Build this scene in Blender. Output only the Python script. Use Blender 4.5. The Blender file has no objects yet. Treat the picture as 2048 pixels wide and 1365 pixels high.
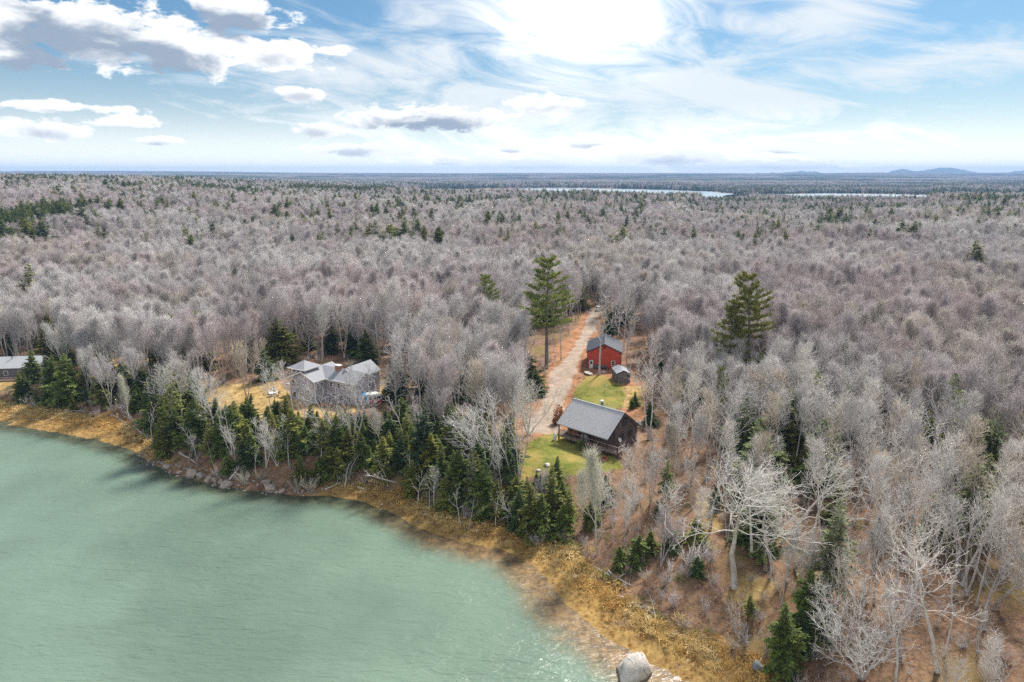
import bpy, math, random
import numpy as np
from mathutils import Vector, Matrix

# ------------------------------------------------------------------ camera, sky, sun, exposure
S = bpy.context.scene
COL = S.collection
CAM_Z = 55.0
TILT = math.radians(13.75)
FPX, PCX, PCY = 1365.3, 1024.0, 682.5          # focal length and centre in photograph pixels
cT, sT = math.cos(TILT), math.sin(TILT)

cam_data = bpy.data.cameras.new('camera')
cam_data.lens, cam_data.sensor_width = 24.0, 36.0
cam_data.clip_start, cam_data.clip_end = 0.5, 80000.0
cam = bpy.data.objects.new('camera', cam_data)
cam.location = (0, 0, CAM_Z)
cam.rotation_euler = (math.radians(90) - TILT, 0, 0)
COL.objects.link(cam)
S.camera = cam

SUN_ELEV, SUN_AZ = math.radians(46), math.radians(30)     # a little right of straight ahead
SKY_STRENGTH = 0.05
SKY_TINT = (0.235, 0.335, 0.385)
S.view_settings.view_transform = 'Standard'
S.view_settings.look = 'None'
S.view_settings.exposure = 2.3
S.view_settings.gamma = 1.0
S.view_settings.use_curve_mapping = False
S.render.engine = 'CYCLES'
cy = S.cycles
cy.max_bounces, cy.diffuse_bounces, cy.glossy_bounces = 4, 2, 2
cy.transmission_bounces, cy.transparent_max_bounces, cy.volume_bounces = 2, 6, 0
cy.use_adaptive_sampling = True
cy.adaptive_threshold = 0.01
cy.use_denoising = False
cy.denoiser = 'OPENIMAGEDENOISE'
cy.denoising_input_passes = 'RGB_ALBEDO_NORMAL'
cy.denoising_prefilter = 'NONE'
cy.sample_clamp_indirect = 5.0
cy.sample_clamp_direct = 12.0
cy.caustics_reflective = cy.caustics_refractive = False


def azel(px, py):
    u, v = (px - PCX) / FPX, (PCY - py) / FPX
    d = Vector((u, cT + v * sT, -sT + v * cT)).normalized()
    return math.atan2(d.x, d.y), math.asin(d.z)


class NT:
    """Small helper that writes node trees."""
    def __init__(self, tree):
        self.t = tree
        tree.nodes.clear()

    def n(self, kind, ins=None, **props):
        nd = self.t.nodes.new(kind)
        for k, v in props.items():
            setattr(nd, k, v)
        for k, v in (ins or {}).items():
            sock = nd.inputs[k]
            if isinstance(v, bpy.types.NodeSocket):
                self.t.links.new(v, sock)
            elif isinstance(v, bpy.types.Node):
                self.t.links.new(v.outputs[0], sock)
            else:
                sock.default_value = v
        return nd

    def math(self, op, a, b=0.0, c=0.0, clamp=False):
        return self.n('ShaderNodeMath', {0: a, 1: b, 2: c}, operation=op, use_clamp=clamp).outputs[0]

    def vmath(self, op, a, b=(0, 0, 0), out=0):
        return self.n('ShaderNodeVectorMath', {0: a, 1: b}, operation=op).outputs[out]

    def smooth(self, x, lo, hi, to0=0.0, to1=1.0):
        return self.n('ShaderNodeMapRange', {'Value': x, 'From Min': lo, 'From Max': hi, 'To Min': to0, 'To Max': to1},
                      interpolation_type='SMOOTHSTEP').outputs[0]

    def mix(self, f, a, b, blend='MIX'):
        nd = self.t.nodes.new('ShaderNodeMix')
        nd.data_type, nd.blend_type = 'RGBA', blend
        for i, v in ((0, f), (6, a), (7, b)):
            s = nd.inputs[i]
            if isinstance(v, bpy.types.NodeSocket):
                self.t.links.new(v, s)
            else:
                s.default_value = v if i == 0 else (*v[:3], 1.0)
        return nd.outputs[2]

    def noise(self, vec, scale, detail=4.0, rough=0.55, dist=0.0, dims='3D'):
        ins = {'Scale': scale, 'Detail': detail, 'Roughness': rough, 'Distortion': dist}
        if vec is not None:
            ins['Vector'] = vec
        return self.n('ShaderNodeTexNoise', ins, noise_dimensions=dims).outputs[0]


world = bpy.data.worlds.new('World')
S.world = world
world.use_nodes = True
w = NT(world.node_tree)
geo = w.n('ShaderNodeTexCoord').outputs['Generated']
sep = w.n('ShaderNodeSeparateXYZ', {0: geo})
dx, dy, dz = sep.outputs
az = w.math('ARCTAN2', dx, dy)
el = w.math('ARCSINE', dz)
q = w.n('ShaderNodeCombineXYZ', {0: az, 1: el, 2: 0.0}).outputs[0]
sky = w.n('ShaderNodeTexSky', sky_type='NISHITA', sun_disc=False, sun_elevation=SUN_ELEV, sun_rotation=SUN_AZ,
          altitude=50, air_density=1.0, dust_density=0.6, ozone_density=2.2)
qn = w.vmath('MULTIPLY', q, (1.0, 2.2, 1.0))
puff = w.math('MULTIPLY', w.math('SUBTRACT', w.noise(qn, 22.0, 10.0, 0.6, 0.3), 0.5), 5.0)
streak = w.noise(w.vmath('MULTIPLY', w.n('ShaderNodeMapping', {'Vector': q, 'Rotation': (0, 0, 0.14)}).outputs[0], (2.4, 9.0, 1.0)), 2.4, 9.0, 0.64, 1.2)
streak = w.math('MULTIPLY', w.math('SUBTRACT', streak, 0.5), 4.0)


def blob_distance(rows, at=None):
    r = None
    for px, py, rx, ry in rows:
        a0, e0 = azel(px, py)
        v = w.vmath('SUBTRACT', q if at is None else at, (a0, e0, 0))
        v = w.vmath('MULTIPLY', v, (FPX / rx, FPX / ry, 0))
        l = w.vmath('LENGTH', v, out=1)
        r = l if r is None else w.math('MINIMUM', r, l)
    return r


BIG = [(195, 72, 280, 60), (345, 102, 125, 44), (40, 112, 80, 26), (850, 236, 200, 30), (475, 30, 95, 34), (415, 8, 60, 22)]
SMALL = [(110, 213, 115, 10), (70, 260, 105, 20), (245, 246, 70, 13), (325, 280, 60, 8),
         (648, 260, 66, 22), (712, 300, 130, 16), (605, 186, 56, 16), (890, 323, 40, 8), (1085, 212, 85, 28),
         (1060, 330, 105, 12), (1020, 297, 60, 9), (1165, 285, 90, 13), (1345, 316, 125, 18), (1545, 300, 100, 9), (1590, 330, 140, 12),
         (1440, 335, 130, 10), (660, 102, 50, 13), (540, 110, 110, 30)]
rb, rs = blob_distance(BIG), blob_distance(SMALL)
rc = w.math('MINIMUM', rb, rs)
dens = w.math('ADD', w.math('SUBTRACT', 0.95, rc), w.math('MULTIPLY', puff, 0.55))
# cumulus carries on out of view, cover added there to brighten camera-facing walls
back = w.smooth(w.math('ABSOLUTE', az), 0.75, 0.95)
gen = w.math('SUBTRACT', w.math('MULTIPLY', w.noise(qn, 4.2, 8.0, 0.6), 4.0), 1.9)
dens = w.math('MAXIMUM', dens, w.math('ADD', gen, w.math('MULTIPLY', w.math('SUBTRACT', back, 1.0), 3.0)))
above = w.smooth(el, 0.0, 0.02)
calpha = w.math('MULTIPLY', w.smooth(dens, 0.02, 0.34), above)
# undersides: grey where there is still cloud a little higher up
q_up = w.vmath('ADD', q, (0.004, 0.011, 0))
q_up2 = w.vmath('ADD', q, (0.004, 0.0055, 0))
puff_up = w.math('MULTIPLY', w.math('SUBTRACT', w.noise(w.vmath('MULTIPLY', q_up, (1.0, 2.2, 1.0)), 15.0, 6.0, 0.58, 0.3), 0.5), 5.0)
rb_up, rs_up = blob_distance(BIG, q_up), blob_distance(SMALL, q_up2)
core = w.smooth(w.math('ADD', w.math('SUBTRACT', 0.98, rb_up), w.math('MULTIPLY', puff_up, 0.42)), 0.12, 0.80)
core_s = w.smooth(w.math('ADD', w.math('SUBTRACT', 0.85, rs_up), w.math('MULTIPLY', puff_up, 0.5)), 0.15, 1.0, 0.0, 0.62)
core = w.math('MAXIMUM', core, core_s)
VEIL = [(1160, 30, 420, 300), (1000, 225, 640, 150), (1420, 190, 640, 110), (700, 150, 400, 80), (1250, 290, 900, 110), (1650, 30, 150, 70),
        (1800, 140, 300, 50)]
rv = blob_distance(VEIL)
veil = w.math('SUBTRACT', 1.16, rv)
veil = w.smooth(w.math('ADD', veil, w.math('MULTIPLY', streak, 0.75)), 0.0, 1.2)
veil_all = w.math('MAXIMUM', w.smooth(streak, 0.1, 1.6, 0.0, 0.4), w.math('MULTIPLY', w.smooth(streak, -1.2, 0.8), w.smooth(w.math('ABSOLUTE', az), 0.8, 2.0, 0.0, 0.85)))  # veil thickened in the unseen sky behind, as extra fill light
low = w.smooth(el, 0.17, 0.0, 0.0, 0.74)
veil = w.math('MAXIMUM', w.math('MAXIMUM', veil, veil_all), low)
# the brightest part of the thin cloud that veils the sun, and the wide glow round the sun itself
GLOW_AZ, GLOW_EL = math.radians(5.5), math.radians(15.5)
sun_dir = (math.sin(GLOW_AZ) * math.cos(GLOW_EL), math.cos(GLOW_AZ) * math.cos(GLOW_EL), math.sin(GLOW_EL))
cs = w.vmath('DOT_PRODUCT', geo, sun_dir, out=1)
glow = w.math('POWER', w.math('MAXIMUM', cs, 0.0), 140.0)
K = 0.265 / SKY_STRENGTH
skyc = w.mix(1.0, sky.outputs[0], SKY_TINT, 'MULTIPLY')
lowb = w.smooth(el, 0.10, 0.0)
veil_base = w.mix(lowb, (0.72 * K, 0.75 * K, 0.77 * K), (1.45 * K, 1.40 * K, 1.28 * K))
veil_col = w.mix(glow, veil_base, (1.15 * K, 1.13 * K, 1.08 * K))
c1 = w.mix(w.math('MULTIPLY', veil, 0.85), skyc, veil_col)
cum_col = w.mix(w.math('MULTIPLY', core, 0.92), (0.92 * K, 0.92 * K, 0.91 * K), (0.225 * K, 0.29 * K, 0.385 * K))
c2 = w.mix(w.math('MULTIPLY', calpha, 0.95), c1, cum_col)
ragged = w.math('MULTIPLY', glow, w.math('ADD', 0.85, w.math('MULTIPLY', streak, 0.55)))
c3 = w.mix(w.smooth(ragged, 0.04, 1.0, 0.0, 0.95), c2, (1.7 * K, 1.66 * K, 1.56 * K))
bg = w.n('ShaderNodeBackground', {'Color': c3, 'Strength': SKY_STRENGTH})
w.n('ShaderNodeOutputWorld', {'Surface': bg})
world.cycles.sampling_method = 'MANUAL'
world.cycles.sample_map_resolution = 512

sun_data = bpy.data.lights.new('sun', 'SUN')
sun_data.energy, sun_data.angle, sun_data.color = 1.5, math.radians(10), (1.0, 0.95, 0.88)
sun = bpy.data.objects.new('sun', sun_data)
sun.rotation_euler = (math.radians(90) - SUN_ELEV, 0, math.pi - SUN_AZ)
COL.objects.link(sun)

# ------------------------------------------------------------------ helpers
rng = random.Random(11)
NPR = np.random.RandomState(5)


def smoothstep(a, b, x):
    t = np.clip((np.asarray(x, float) - a) / (b - a), 0, 1)
    return t * t * (3 - 2 * t)


def _hash(ix, iy, seed):
    h = (ix.astype(np.int64) * 374761393 + iy.astype(np.int64) * 668265263 + seed * 974711) & 0xffffffff
    h = ((h ^ (h >> 13)) * 1274126177) & 0xffffffff
    return ((h ^ (h >> 16)) & 0xffff) / 65535.0


def vnoise(x, y, scale, seed=0):
    x, y = np.asarray(x, float) / scale, np.asarray(y, float) / scale
    ix, iy = np.floor(x), np.floor(y)
    fx, fy = x - ix, y - iy
    fx, fy = fx * fx * (3 - 2 * fx), fy * fy * (3 - 2 * fy)
    a, b = _hash(ix, iy, seed), _hash(ix + 1, iy, seed)
    c, d = _hash(ix, iy + 1, seed), _hash(ix + 1, iy + 1, seed)
    return (a * (1 - fx) + b * fx) * (1 - fy) + (c * (1 - fx) + d * fx) * fy


def fbm(x, y, scale, seed=0, octs=3):
    s, amp, tot = 0, 1.0, 0
    for o in range(octs):
        s = s + amp * vnoise(x, y, scale / 2 ** o, seed + o * 17)
        tot += amp
        amp *= 0.5
    return s / tot


def ray(px, py, z):
    u, v = (px - PCX) / FPX, (PCY - py) / FPX
    d = (u, cT + v * sT, -sT + v * cT)
    t = (z - CAM_Z) / d[2]
    return d[0] * t, d[1] * t


def project(x, y, z):
    dzz = z - CAM_Z
    zc = y * cT - dzz * sT
    yc = dzz * cT + y * sT
    return PCX + FPX * x / zc, PCY - FPX * yc / zc


# ------------------------------------------------------------------ terrain as a function
SHORE_PX = [(-420, 800), (-200, 828), (0, 850), (60, 858), (130, 870), (200, 884), (262, 902), (300, 926), (345, 946), (400, 963), (470, 976),
            (530, 984), (600, 992), (660, 993), (720, 1004), (770, 1022), (830, 1054), (880, 1074), (950, 1092), (1010, 1104), (1060, 1130),
            (1095, 1165), (1130, 1210), (1190, 1262), (1260, 1312), (1340, 1352), (1440, 1400)]
SHORE = [ray(px, py, 0) for px, py in SHORE_PX]
SHORE = [(-2500, 420), (-420, 262)] + SHORE[1:] + [(31, 38), (36, 10), (44, -40), (60, -400)]
SH = np.array(SHORE)


def shore_dist(x, y):
    """Signed distance to the waterline, positive on land."""
    x, y = np.atleast_1d(np.asarray(x, float)), np.atleast_1d(np.asarray(y, float))
    best = np.full(x.shape, 1e18)
    side = np.zeros(x.shape)
    inside = np.zeros(x.shape, bool)
    poly = np.vstack([SH, [[-2500, -400]]])
    for i in range(len(poly)):
        ax, ay = poly[i]
        bx, by = poly[(i + 1) % len(poly)]
        cond = ((ay > y) != (by > y))
        with np.errstate(divide='ignore', invalid='ignore'):
            xi = (bx - ax) * (y - ay) / (by - ay if by != ay else 1e-9) + ax
        inside ^= cond & (x < xi)
    for i in range(len(SH) - 1):
        ax, ay = SH[i]
        bx, by = SH[i + 1]
        ex, ey = bx - ax, by - ay
        t = np.clip(((x - ax) * ex + (y - ay) * ey) / (ex * ex + ey * ey), 0, 1)
        d2 = (x - ax - t * ex) ** 2 + (y - ay - t * ey) ** 2
        best = np.minimum(best, d2)
    d = np.sqrt(best)
    return np.where(inside, -d, d)


def marsh_width(x):
    return np.interp(x, [-140, -85, -78, -70, -36, -28, -5, 6, 30], [10, 8.5, 7.0, 1.6, 1.6, 3.6, 5.2, 6.3, 7.5])


def bank_rise(x):
    return np.interp(x, [-140, -85, -70, -36, -20, 0, 10, 40], [1.6, 1.8, 3.8, 4.0, 3.9, 4.1, 4.1, 3.0])


PADS = [(13.5, 120.5, 9.0, 5.8), (24, 171, 9.0, 7.0), (26.4, 157, 4.5, 7.0), (-41, 150, 13.0, 5.5), (-31, 143.2, 4.0, 5.5), (-130, 173, 9.0, 2.6)]
LAKES = [(110, 2000, 500, 780), (880, 1500, 310, 480)]        # far water: centre x, y, half sizes


def height(x, y, d=None):
    x, y = np.atleast_1d(np.asarray(x, float)), np.atleast_1d(np.asarray(y, float))
    if d is None:
        d = shore_dist(x, y)
    mw, br = marsh_width(x), bank_rise(x)
    h = 0.75 * smoothstep(0, 1, d / np.maximum(mw, 0.1)) + br * smoothstep(0, 1, (d - mw) / np.interp(x, [-12, 4], [6.0, 17.0]))
    h = h + np.clip(d - mw - 4, 0, 60) * np.interp(x, [-10, 12, 40], [0.022, 0.03, 0.05]) + np.clip(d - 64, 0, 260) * 0.012
    rough = np.clip((d - mw) / 8, 0, 1)
    h = h + rough * ((fbm(x, y, 14, 3) - 0.5) * 1.1 + (fbm(x, y, 60, 9) - 0.5) * 2.2 * np.clip((d - 70) / 80, 0, 1))
    near_marsh = np.clip(d / 2, 0, 1) * np.clip((mw + 3 - d) / 3, 0, 1)
    h = h + near_marsh * (fbm(x, y, 2.6, 21) - 0.5) * 0.45
    h = np.where(d < 0, np.maximum(-0.085 * -d - 0.05 + 0, -3.2), h)
    for cx, cy_, r, z in PADS:
        rr = np.hypot(x - cx, y - cy_)
        k = smoothstep(r + 6, r, rr)
        h = h * (1 - k) + z * k
    # long swells, then low ground by the far water and hills behind
    far = smoothstep(230, 620, y)
    slope = x / np.maximum(np.abs(y), 1)
    mid = np.interp(slope, [-.75, -.45, -.25, -.1, .1, .3, .42, .6, .8], [24, 20, 14, 11, 9, 3.5, 3, 8, 11])
    h = h * (1 - far) + far * (mid - 3 + 7 * fbm(x, y, 300, 31))
    lefth = smoothstep(450, 950, y) * smoothstep(-0.33, -0.62, slope) * smoothstep(2600, 1400, y)
    h = h + 9 * lefth
    back_low = smoothstep(1300, 2100, y) * smoothstep(-.45, -.2, slope)
    h = h * (1 - .8 * back_low)
    hill = smoothstep(2700, 8500, y)
    h = h + hill * (24 + 34 * fbm(x, y * 1.6, 2400, 41)) + smoothstep(2300, 3200, y) * 9 * fbm(x, y * 2, 700, 43)
    for cx, cy_, ax, ay in LAKES:
        e = np.hypot((x - cx) / ax, (y - cy_) / ay) + 0.25 * (fbm(x, y, 260, 51) - 0.5)
        k = smoothstep(1.10, 0.98, e)
        h = h * (1 - k) - 1.5 * k
    return h


def ground_at(px, py, z0=6.0):
    """Where the line of sight through a point of the photograph meets the ground."""
    u, v = (px - PCX) / FPX, (PCY - py) / FPX
    d = (u, cT + v * sT, -sT + v * cT)
    t = np.linspace(0, 1, 260)
    t = 55.0 * (150.0 ** t)
    gap = CAM_Z + d[2] * t - height(d[0] * t, d[1] * t)
    k = int(np.argmax(gap < 0)) if (gap < 0).any() else len(t) - 1
    t0, t1 = t[max(k - 1, 0)], t[k]
    for _ in range(2):
        tt = np.linspace(t0, t1, 24)
        gap = CAM_Z + d[2] * tt - height(d[0] * tt, d[1] * tt)
        k = int(np.argmax(gap < 0)) if (gap < 0).any() else 23
        t0, t1 = tt[max(k - 1, 0)], tt[k]
    x, y = d[0] * t1, d[1] * t1
    return x, y, float(height(x, y)[0])


def poly_px(pts, z0=6.0):
    return [ground_at(px, py, z0)[:2] for px, py in pts]


def poly_sdf(x, y, poly):
    """Distance to a polygon, negative inside."""
    best = np.full(x.shape, 1e18)
    inside = np.zeros(x.shape, bool)
    n = len(poly)
    for i in range(n):
        ax, ay = poly[i]
        bx, by = poly[(i + 1) % n]
        ex, ey = bx - ax, by - ay
        t = np.clip(((x - ax) * ex + (y - ay) * ey) / (ex * ex + ey * ey + 1e-9), 0, 1)
        best = np.minimum(best, (x - ax - t * ex) ** 2 + (y - ay - t * ey) ** 2)
        cond = ((ay > y) != (by > y))
        xi = ex * (y - ay) / (ey if abs(ey) > 1e-9 else 1e-9) + ax
        inside ^= cond & (x < xi)
    return np.where(inside, -np.sqrt(best), np.sqrt(best))


def line_dist(x, y, pts, ws):
    """Distance outside a path whose half width varies along it."""
    best = np.full(x.shape, 1e9)
    for i in range(len(pts) - 1):
        ax, ay = pts[i]
        bx, by = pts[i + 1]
        ex, ey = bx - ax, by - ay
        t = np.clip(((x - ax) * ex + (y - ay) * ey) / (ex * ex + ey * ey + 1e-9), 0, 1)
        d = np.hypot(x - ax - t * ex, y - ay - t * ey) - (ws[i] * (1 - t) + ws[i + 1] * t)
        best = np.minimum(best, d)
    return best


LAWN_BACK = poly_px([(1168, 754), (1200, 749), (1238, 762), (1250, 775), (1258, 795), (1245, 815), (1195, 822), (1150, 812), (1140, 795)])
LAWN_FRONT = poly_px([(1034, 925), (1052, 893), (1085, 872), (1112, 868), (1150, 880), (1190, 900), (1230, 915), (1240, 935), (1195, 950), (1130, 952), (1080, 950), (1040, 955)])
LAWN_HOUSE = poly_px([(430, 800), (480, 785), (560, 770), (600, 800), (640, 815), (700, 812), (770, 812), (800, 795), (795, 762), (745, 755), (745, 790), (700, 830), (640, 850), (560, 845), (470, 850), (400, 840)])
DRIVE_PX = [(1190, 618), (1186, 640), (1176, 665), (1160, 695), (1140, 725), (1124, 752), (1114, 785), (1100, 820), (1085, 855)]
DRIVE = poly_px(DRIVE_PX, 8)
DRIVE_W = [1.6, 1.6, 1.7, 1.9, 2.4, 2.8, 2.8, 3.0, 3.6]
HOUSE_DRIVE = poly_px([(742, 768), (775, 766), (830, 760)])
RUST = poly_px([(1100, 700), (1150, 660), (1172, 625), (1184, 630), (1172, 680), (1172, 735), (1230, 742), (1290, 770), (1310, 800), (1290, 850), (1250, 830), (1235, 770), (1170, 750), (1140, 790), (1110, 760)], 7)
DRY = [poly_px(p) for p in ([(440, 672), (520, 668), (530, 690), (450, 695)], [(400, 790), (470, 770), (560, 765), (600, 800), (560, 850), (480, 860), (400, 840)],
                            [(190, 700), (250, 715), (330, 700), (340, 725), (220, 735)], [(-10, 760), (50, 750), (50, 790), (-10, 790)],
                            [(1235, 770), (1290, 775), (1285, 815), (1240, 815)], [(1400, 990), (1430, 985), (1440, 1060), (1410, 1070)],
                            [(1030, 905), (1060, 890), (1060, 960), (1030, 965)], [(1500, 1140), (1560, 1170), (1500, 1230), (1440, 1200)])]
CLEAR = [LAWN_BACK, LAWN_FRONT, LAWN_HOUSE] + DRY[:2]

# ------------------------------------------------------------------ meshes
MATS = {}


def mesh_from(name, V, quads=None, tris=None, mats=(), qmat=None, tmat=None, smooth=False):
    me = bpy.data.meshes.new(name)
    V = np.asarray(V, np.float32).reshape(-1, 3)
    q = np.asarray(quads if quads is not None else np.zeros((0, 4)), np.int32).reshape(-1, 4)
    t = np.asarray(tris if tris is not None else np.zeros((0, 3)), np.int32).reshape(-1, 3)
    me.vertices.add(len(V))
    me.vertices.foreach_set('co', V.ravel())
    loops = np.concatenate([q.ravel(), t.ravel()])
    me.loops.add(len(loops))
    me.loops.foreach_set('vertex_index', loops)
    npoly = len(q) + len(t)
    me.polygons.add(npoly)
    start = np.concatenate([np.arange(len(q)) * 4, len(q) * 4 + np.arange(len(t)) * 3]).astype(np.int32)
    me.polygons.foreach_set('loop_start', start)
    for m in mats:
        me.materials.append(m)
    if len(mats) > 1:
        qm = np.zeros(len(q), np.int32) if qmat is None else np.asarray(qmat, np.int32)
        tm = np.zeros(len(t), np.int32) if tmat is None else np.asarray(tmat, np.int32)
        me.polygons.foreach_set('material_index', np.concatenate([qm, tm]))
    if smooth:
        me.polygons.foreach_set('use_smooth', np.ones(npoly, bool))
    me.update(calc_edges=True)
    return me


def link(name, data, parent=None, loc=None, rot=None, color=None):
    o = bpy.data.objects.new(name, data)
    COL.objects.link(o)
    if parent is not None:
        o.parent = parent
    if loc is not None:
        o.location = loc
    if rot is not None:
        o.rotation_euler = rot
    if color is not None:
        o.color = (*color[:3], 1)
    return o


def tag(o, label=None, cat=None, group=None, kind=None):
    for k, v in (('label', label), ('category', cat), ('group', group), ('kind', kind)):
        if v:
            o[k] = v
    return o


def thing(name, label, cat, loc=(0, 0, 0), rz=0.0, group=None):
    return tag(link(name, None, None, loc, (0, 0, rz)), label, cat, group)


class Shape:
    """Boxes, prisms, bars and tubes gathered into one mesh."""
    def __init__(self):
        self.v, self.f = [], []

    def poly(self, pts, faces):
        b = len(self.v)
        self.v += [tuple(p) for p in pts]
        self.f += [tuple(b + i for i in f) for f in faces]
        return self

    def box(self, x0, x1, y0, y1, z0, z1):
        return self.poly([(x0, y0, z0), (x1, y0, z0), (x1, y1, z0), (x0, y1, z0), (x0, y0, z1), (x1, y0, z1), (x1, y1, z1), (x0, y1, z1)],
                         [(0, 3, 2, 1), (4, 5, 6, 7), (0, 1, 5, 4), (1, 2, 6, 5), (2, 3, 7, 6), (3, 0, 4, 7)])

    def prism(self, outline, axis, a, b):
        """outline: 2-D points; axis 'x': points are (y, z); 'y': (x, z); 'z': (x, y)."""
        mk = {'x': lambda p, t: (t, p[0], p[1]), 'y': lambda p, t: (p[0], t, p[1]), 'z': lambda p, t: (p[0], p[1], t)}[axis]
        n = len(outline)
        pts = [mk(p, a) for p in outline] + [mk(p, b) for p in outline]
        faces = [tuple(range(n)), tuple(range(2 * n - 1, n - 1, -1))] + [((i + 1) % n, i, n + i, n + (i + 1) % n) for i in range(n)]
        return self.poly(pts, faces)

    def bar(self, p, q_, r, n=6, r2=None):
        p, q_ = Vector(p), Vector(q_)
        t = (q_ - p).normalized()
        u = t.cross(Vector((0, 0, 1)) if abs(t.z) < 0.9 else Vector((1, 0, 0))).normalized()
        v = t.cross(u)
        r2 = r if r2 is None else r2
        pts = [p + (u * math.cos(2 * math.pi * i / n) + v * math.sin(2 * math.pi * i / n)) * r for i in range(n)]
        pts += [q_ + (u * math.cos(2 * math.pi * i / n) + v * math.sin(2 * math.pi * i / n)) * r2 for i in range(n)]
        return self.poly(pts, [tuple(range(n - 1, -1, -1)), tuple(range(n, 2 * n))] + [(i, (i + 1) % n, n + (i + 1) % n, n + i) for i in range(n)])

    def lathe(self, prof, n=14, c=(0, 0, 0)):
        pts = [(c[0] + r * math.cos(2 * math.pi * i / n), c[1] + r * math.sin(2 * math.pi * i / n), c[2] + z) for r, z in prof for i in range(n)]
        f = [(k * n + i, k * n + (i + 1) % n, (k + 1) * n + (i + 1) % n, (k + 1) * n + i) for k in range(len(prof) - 1) for i in range(n)]
        f += [tuple(range(n - 1, -1, -1)), tuple((len(prof) - 1) * n + i for i in range(n))]
        return self.poly(pts, f)

    def mesh(self, name, mat, smooth=False):
        me = bpy.data.meshes.new(name)
        me.from_pydata(self.v, [], self.f)
        me.materials.append(mat)
        if smooth:
            me.polygons.foreach_set('use_smooth', np.ones(len(me.polygons), bool))
        me.update()
        return me

    def build(self, name, mat, parent=None, smooth=False, loc=None, rot=None, color=None):
        return link(name, self.mesh(name, mat, smooth), parent, loc, rot, color)


# ------------------------------------------------------------------ materials
def material(name):
    m = bpy.data.materials.new(name)
    m.use_nodes = True
    MATS[name] = m
    return m, NT(m.node_tree)


def finish(nt, color, rough=0.8, bump=None, bump_strength=0.3, bump_dist=0.05, metallic=0.0, spec=0.3):
    ins = {'Roughness': rough, 'Metallic': metallic, 'Specular IOR Level': spec}
    if isinstance(color, (tuple, list)):
        ins['Base Color'] = (*color[:3], 1)
    else:
        ins['Base Color'] = color
    if bump is not None:
        ins['Normal'] = nt.n('ShaderNodeBump', {'Height': bump, 'Strength': bump_strength, 'Distance': bump_dist}).outputs[0]
    b = nt.n('ShaderNodeBsdfPrincipled', ins)
    nt.n('ShaderNodeOutputMaterial', {'Surface': b})
    return b


def plain(name, a, b=None, scale=3.0, rough=0.75, bump=0.0, metallic=0.0, stretch=(1, 1, 1), spec=0.3):
    """A surface with grain: mottled between two close colours."""
    m, nt = material(name)
    if b is None:
        b = tuple(c * 0.78 for c in a)
    co = nt.n('ShaderNodeTexCoord').outputs['Object']
    co = nt.vmath('MULTIPLY', co, stretch)
    n1 = nt.noise(co, scale, 5, 0.65)
    n2 = nt.noise(co, scale * 9, 3, 0.6)
    f = nt.smooth(nt.math('ADD', nt.math('MULTIPLY', n1, 0.6), nt.math('MULTIPLY', n2, 0.4)), 0.3, 0.7)
    finish(nt, nt.mix(f, b, a), rough, n2 if bump else None, bump, 0.05, metallic, spec)
    return m


def make_bark(name, dark, spread, scattered=False):
    m, nt = material(name)
    oi = nt.n('ShaderNodeObjectInfo')
    co = nt.n('ShaderNodeTexCoord').outputs['Object']
    n1 = nt.noise(nt.vmath('MULTIPLY', co, (1, 1, 0.35)), 2.2, 4, 0.65)
    n2 = nt.noise(nt.vmath('MULTIPLY', co, (1, 1, 3.0)), 5.0, 2, 0.5)
    f = nt.smooth(nt.math('ADD', nt.math('MULTIPLY', n1, 0.65), nt.math('MULTIPLY', n2, 0.35)), 0.36, 0.62)
    base = nt.n('ShaderNodeAttribute', attribute_name='tone', attribute_type='INSTANCER').outputs['Color'] if scattered else oi.outputs['Color']
    c = nt.mix(f, nt.mix(1.0, base, (dark, dark * 0.95, dark * 0.9), 'MULTIPLY'), base)
    v = nt.math('ADD', 1 - spread / 2, nt.math('MULTIPLY', oi.outputs['Random'], spread))
    c = nt.mix(1.0, c, nt.n('ShaderNodeCombineXYZ', {0: v, 1: v, 2: v}).outputs[0], 'MULTIPLY')
    finish(nt, c, 0.9, n1, 0.4, 0.05, spec=0.15)
    return m


BARK = make_bark('bark', 0.55, 0.12)
TWIG = make_bark('twig_bark', 0.8, 0.18)
BARK_WOODS = make_bark('bark_of_woods', 0.55, 0.2, True)
TWIG_WOODS = make_bark('twigs_of_woods', 0.75, 0.3, True)


def make_needles(name, scattered):
    m, nt = material(name)
    oi = nt.n('ShaderNodeObjectInfo')
    co = nt.n('ShaderNodeTexCoord').outputs['Object']
    n1 = nt.noise(co, 2.4, 4, 0.7)
    n2 = nt.noise(co, 9.0, 2, 0.5)
    f = nt.smooth(nt.math('ADD', nt.math('MULTIPLY', n1, 0.65), nt.math('MULTIPLY', n2, 0.35)), 0.38, 0.62)
    base = nt.n('ShaderNodeAttribute', attribute_name='tone', attribute_type='INSTANCER').outputs['Color'] if scattered else oi.outputs['Color']
    c = nt.mix(f, nt.mix(1.0, base, (0.5, 0.58, 0.62), 'MULTIPLY'), nt.mix(1.0, base, (1.5, 1.4, 1.0), 'MULTIPLY'))
    v = nt.math('ADD', 0.8, nt.math('MULTIPLY', oi.outputs['Random'], 0.4))
    c = nt.mix(1.0, c, nt.n('ShaderNodeCombineXYZ', {0: v, 1: v, 2: v}).outputs[0], 'MULTIPLY')
    p = nt.n('ShaderNodeBsdfPrincipled', {'Base Color': c, 'Roughness': 0.65, 'Specular IOR Level': 0.25})
    tr = nt.n('ShaderNodeBsdfTranslucent', {'Color': c})
    mx = nt.n('ShaderNodeMixShader', {0: 0.3, 1: p, 2: tr})
    nt.n('ShaderNodeOutputMaterial', {'Surface': mx})
    return m


NEEDLE = make_needles('needles', False)
NEEDLE_WOODS = make_needles('needles_of_woods', True)


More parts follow.
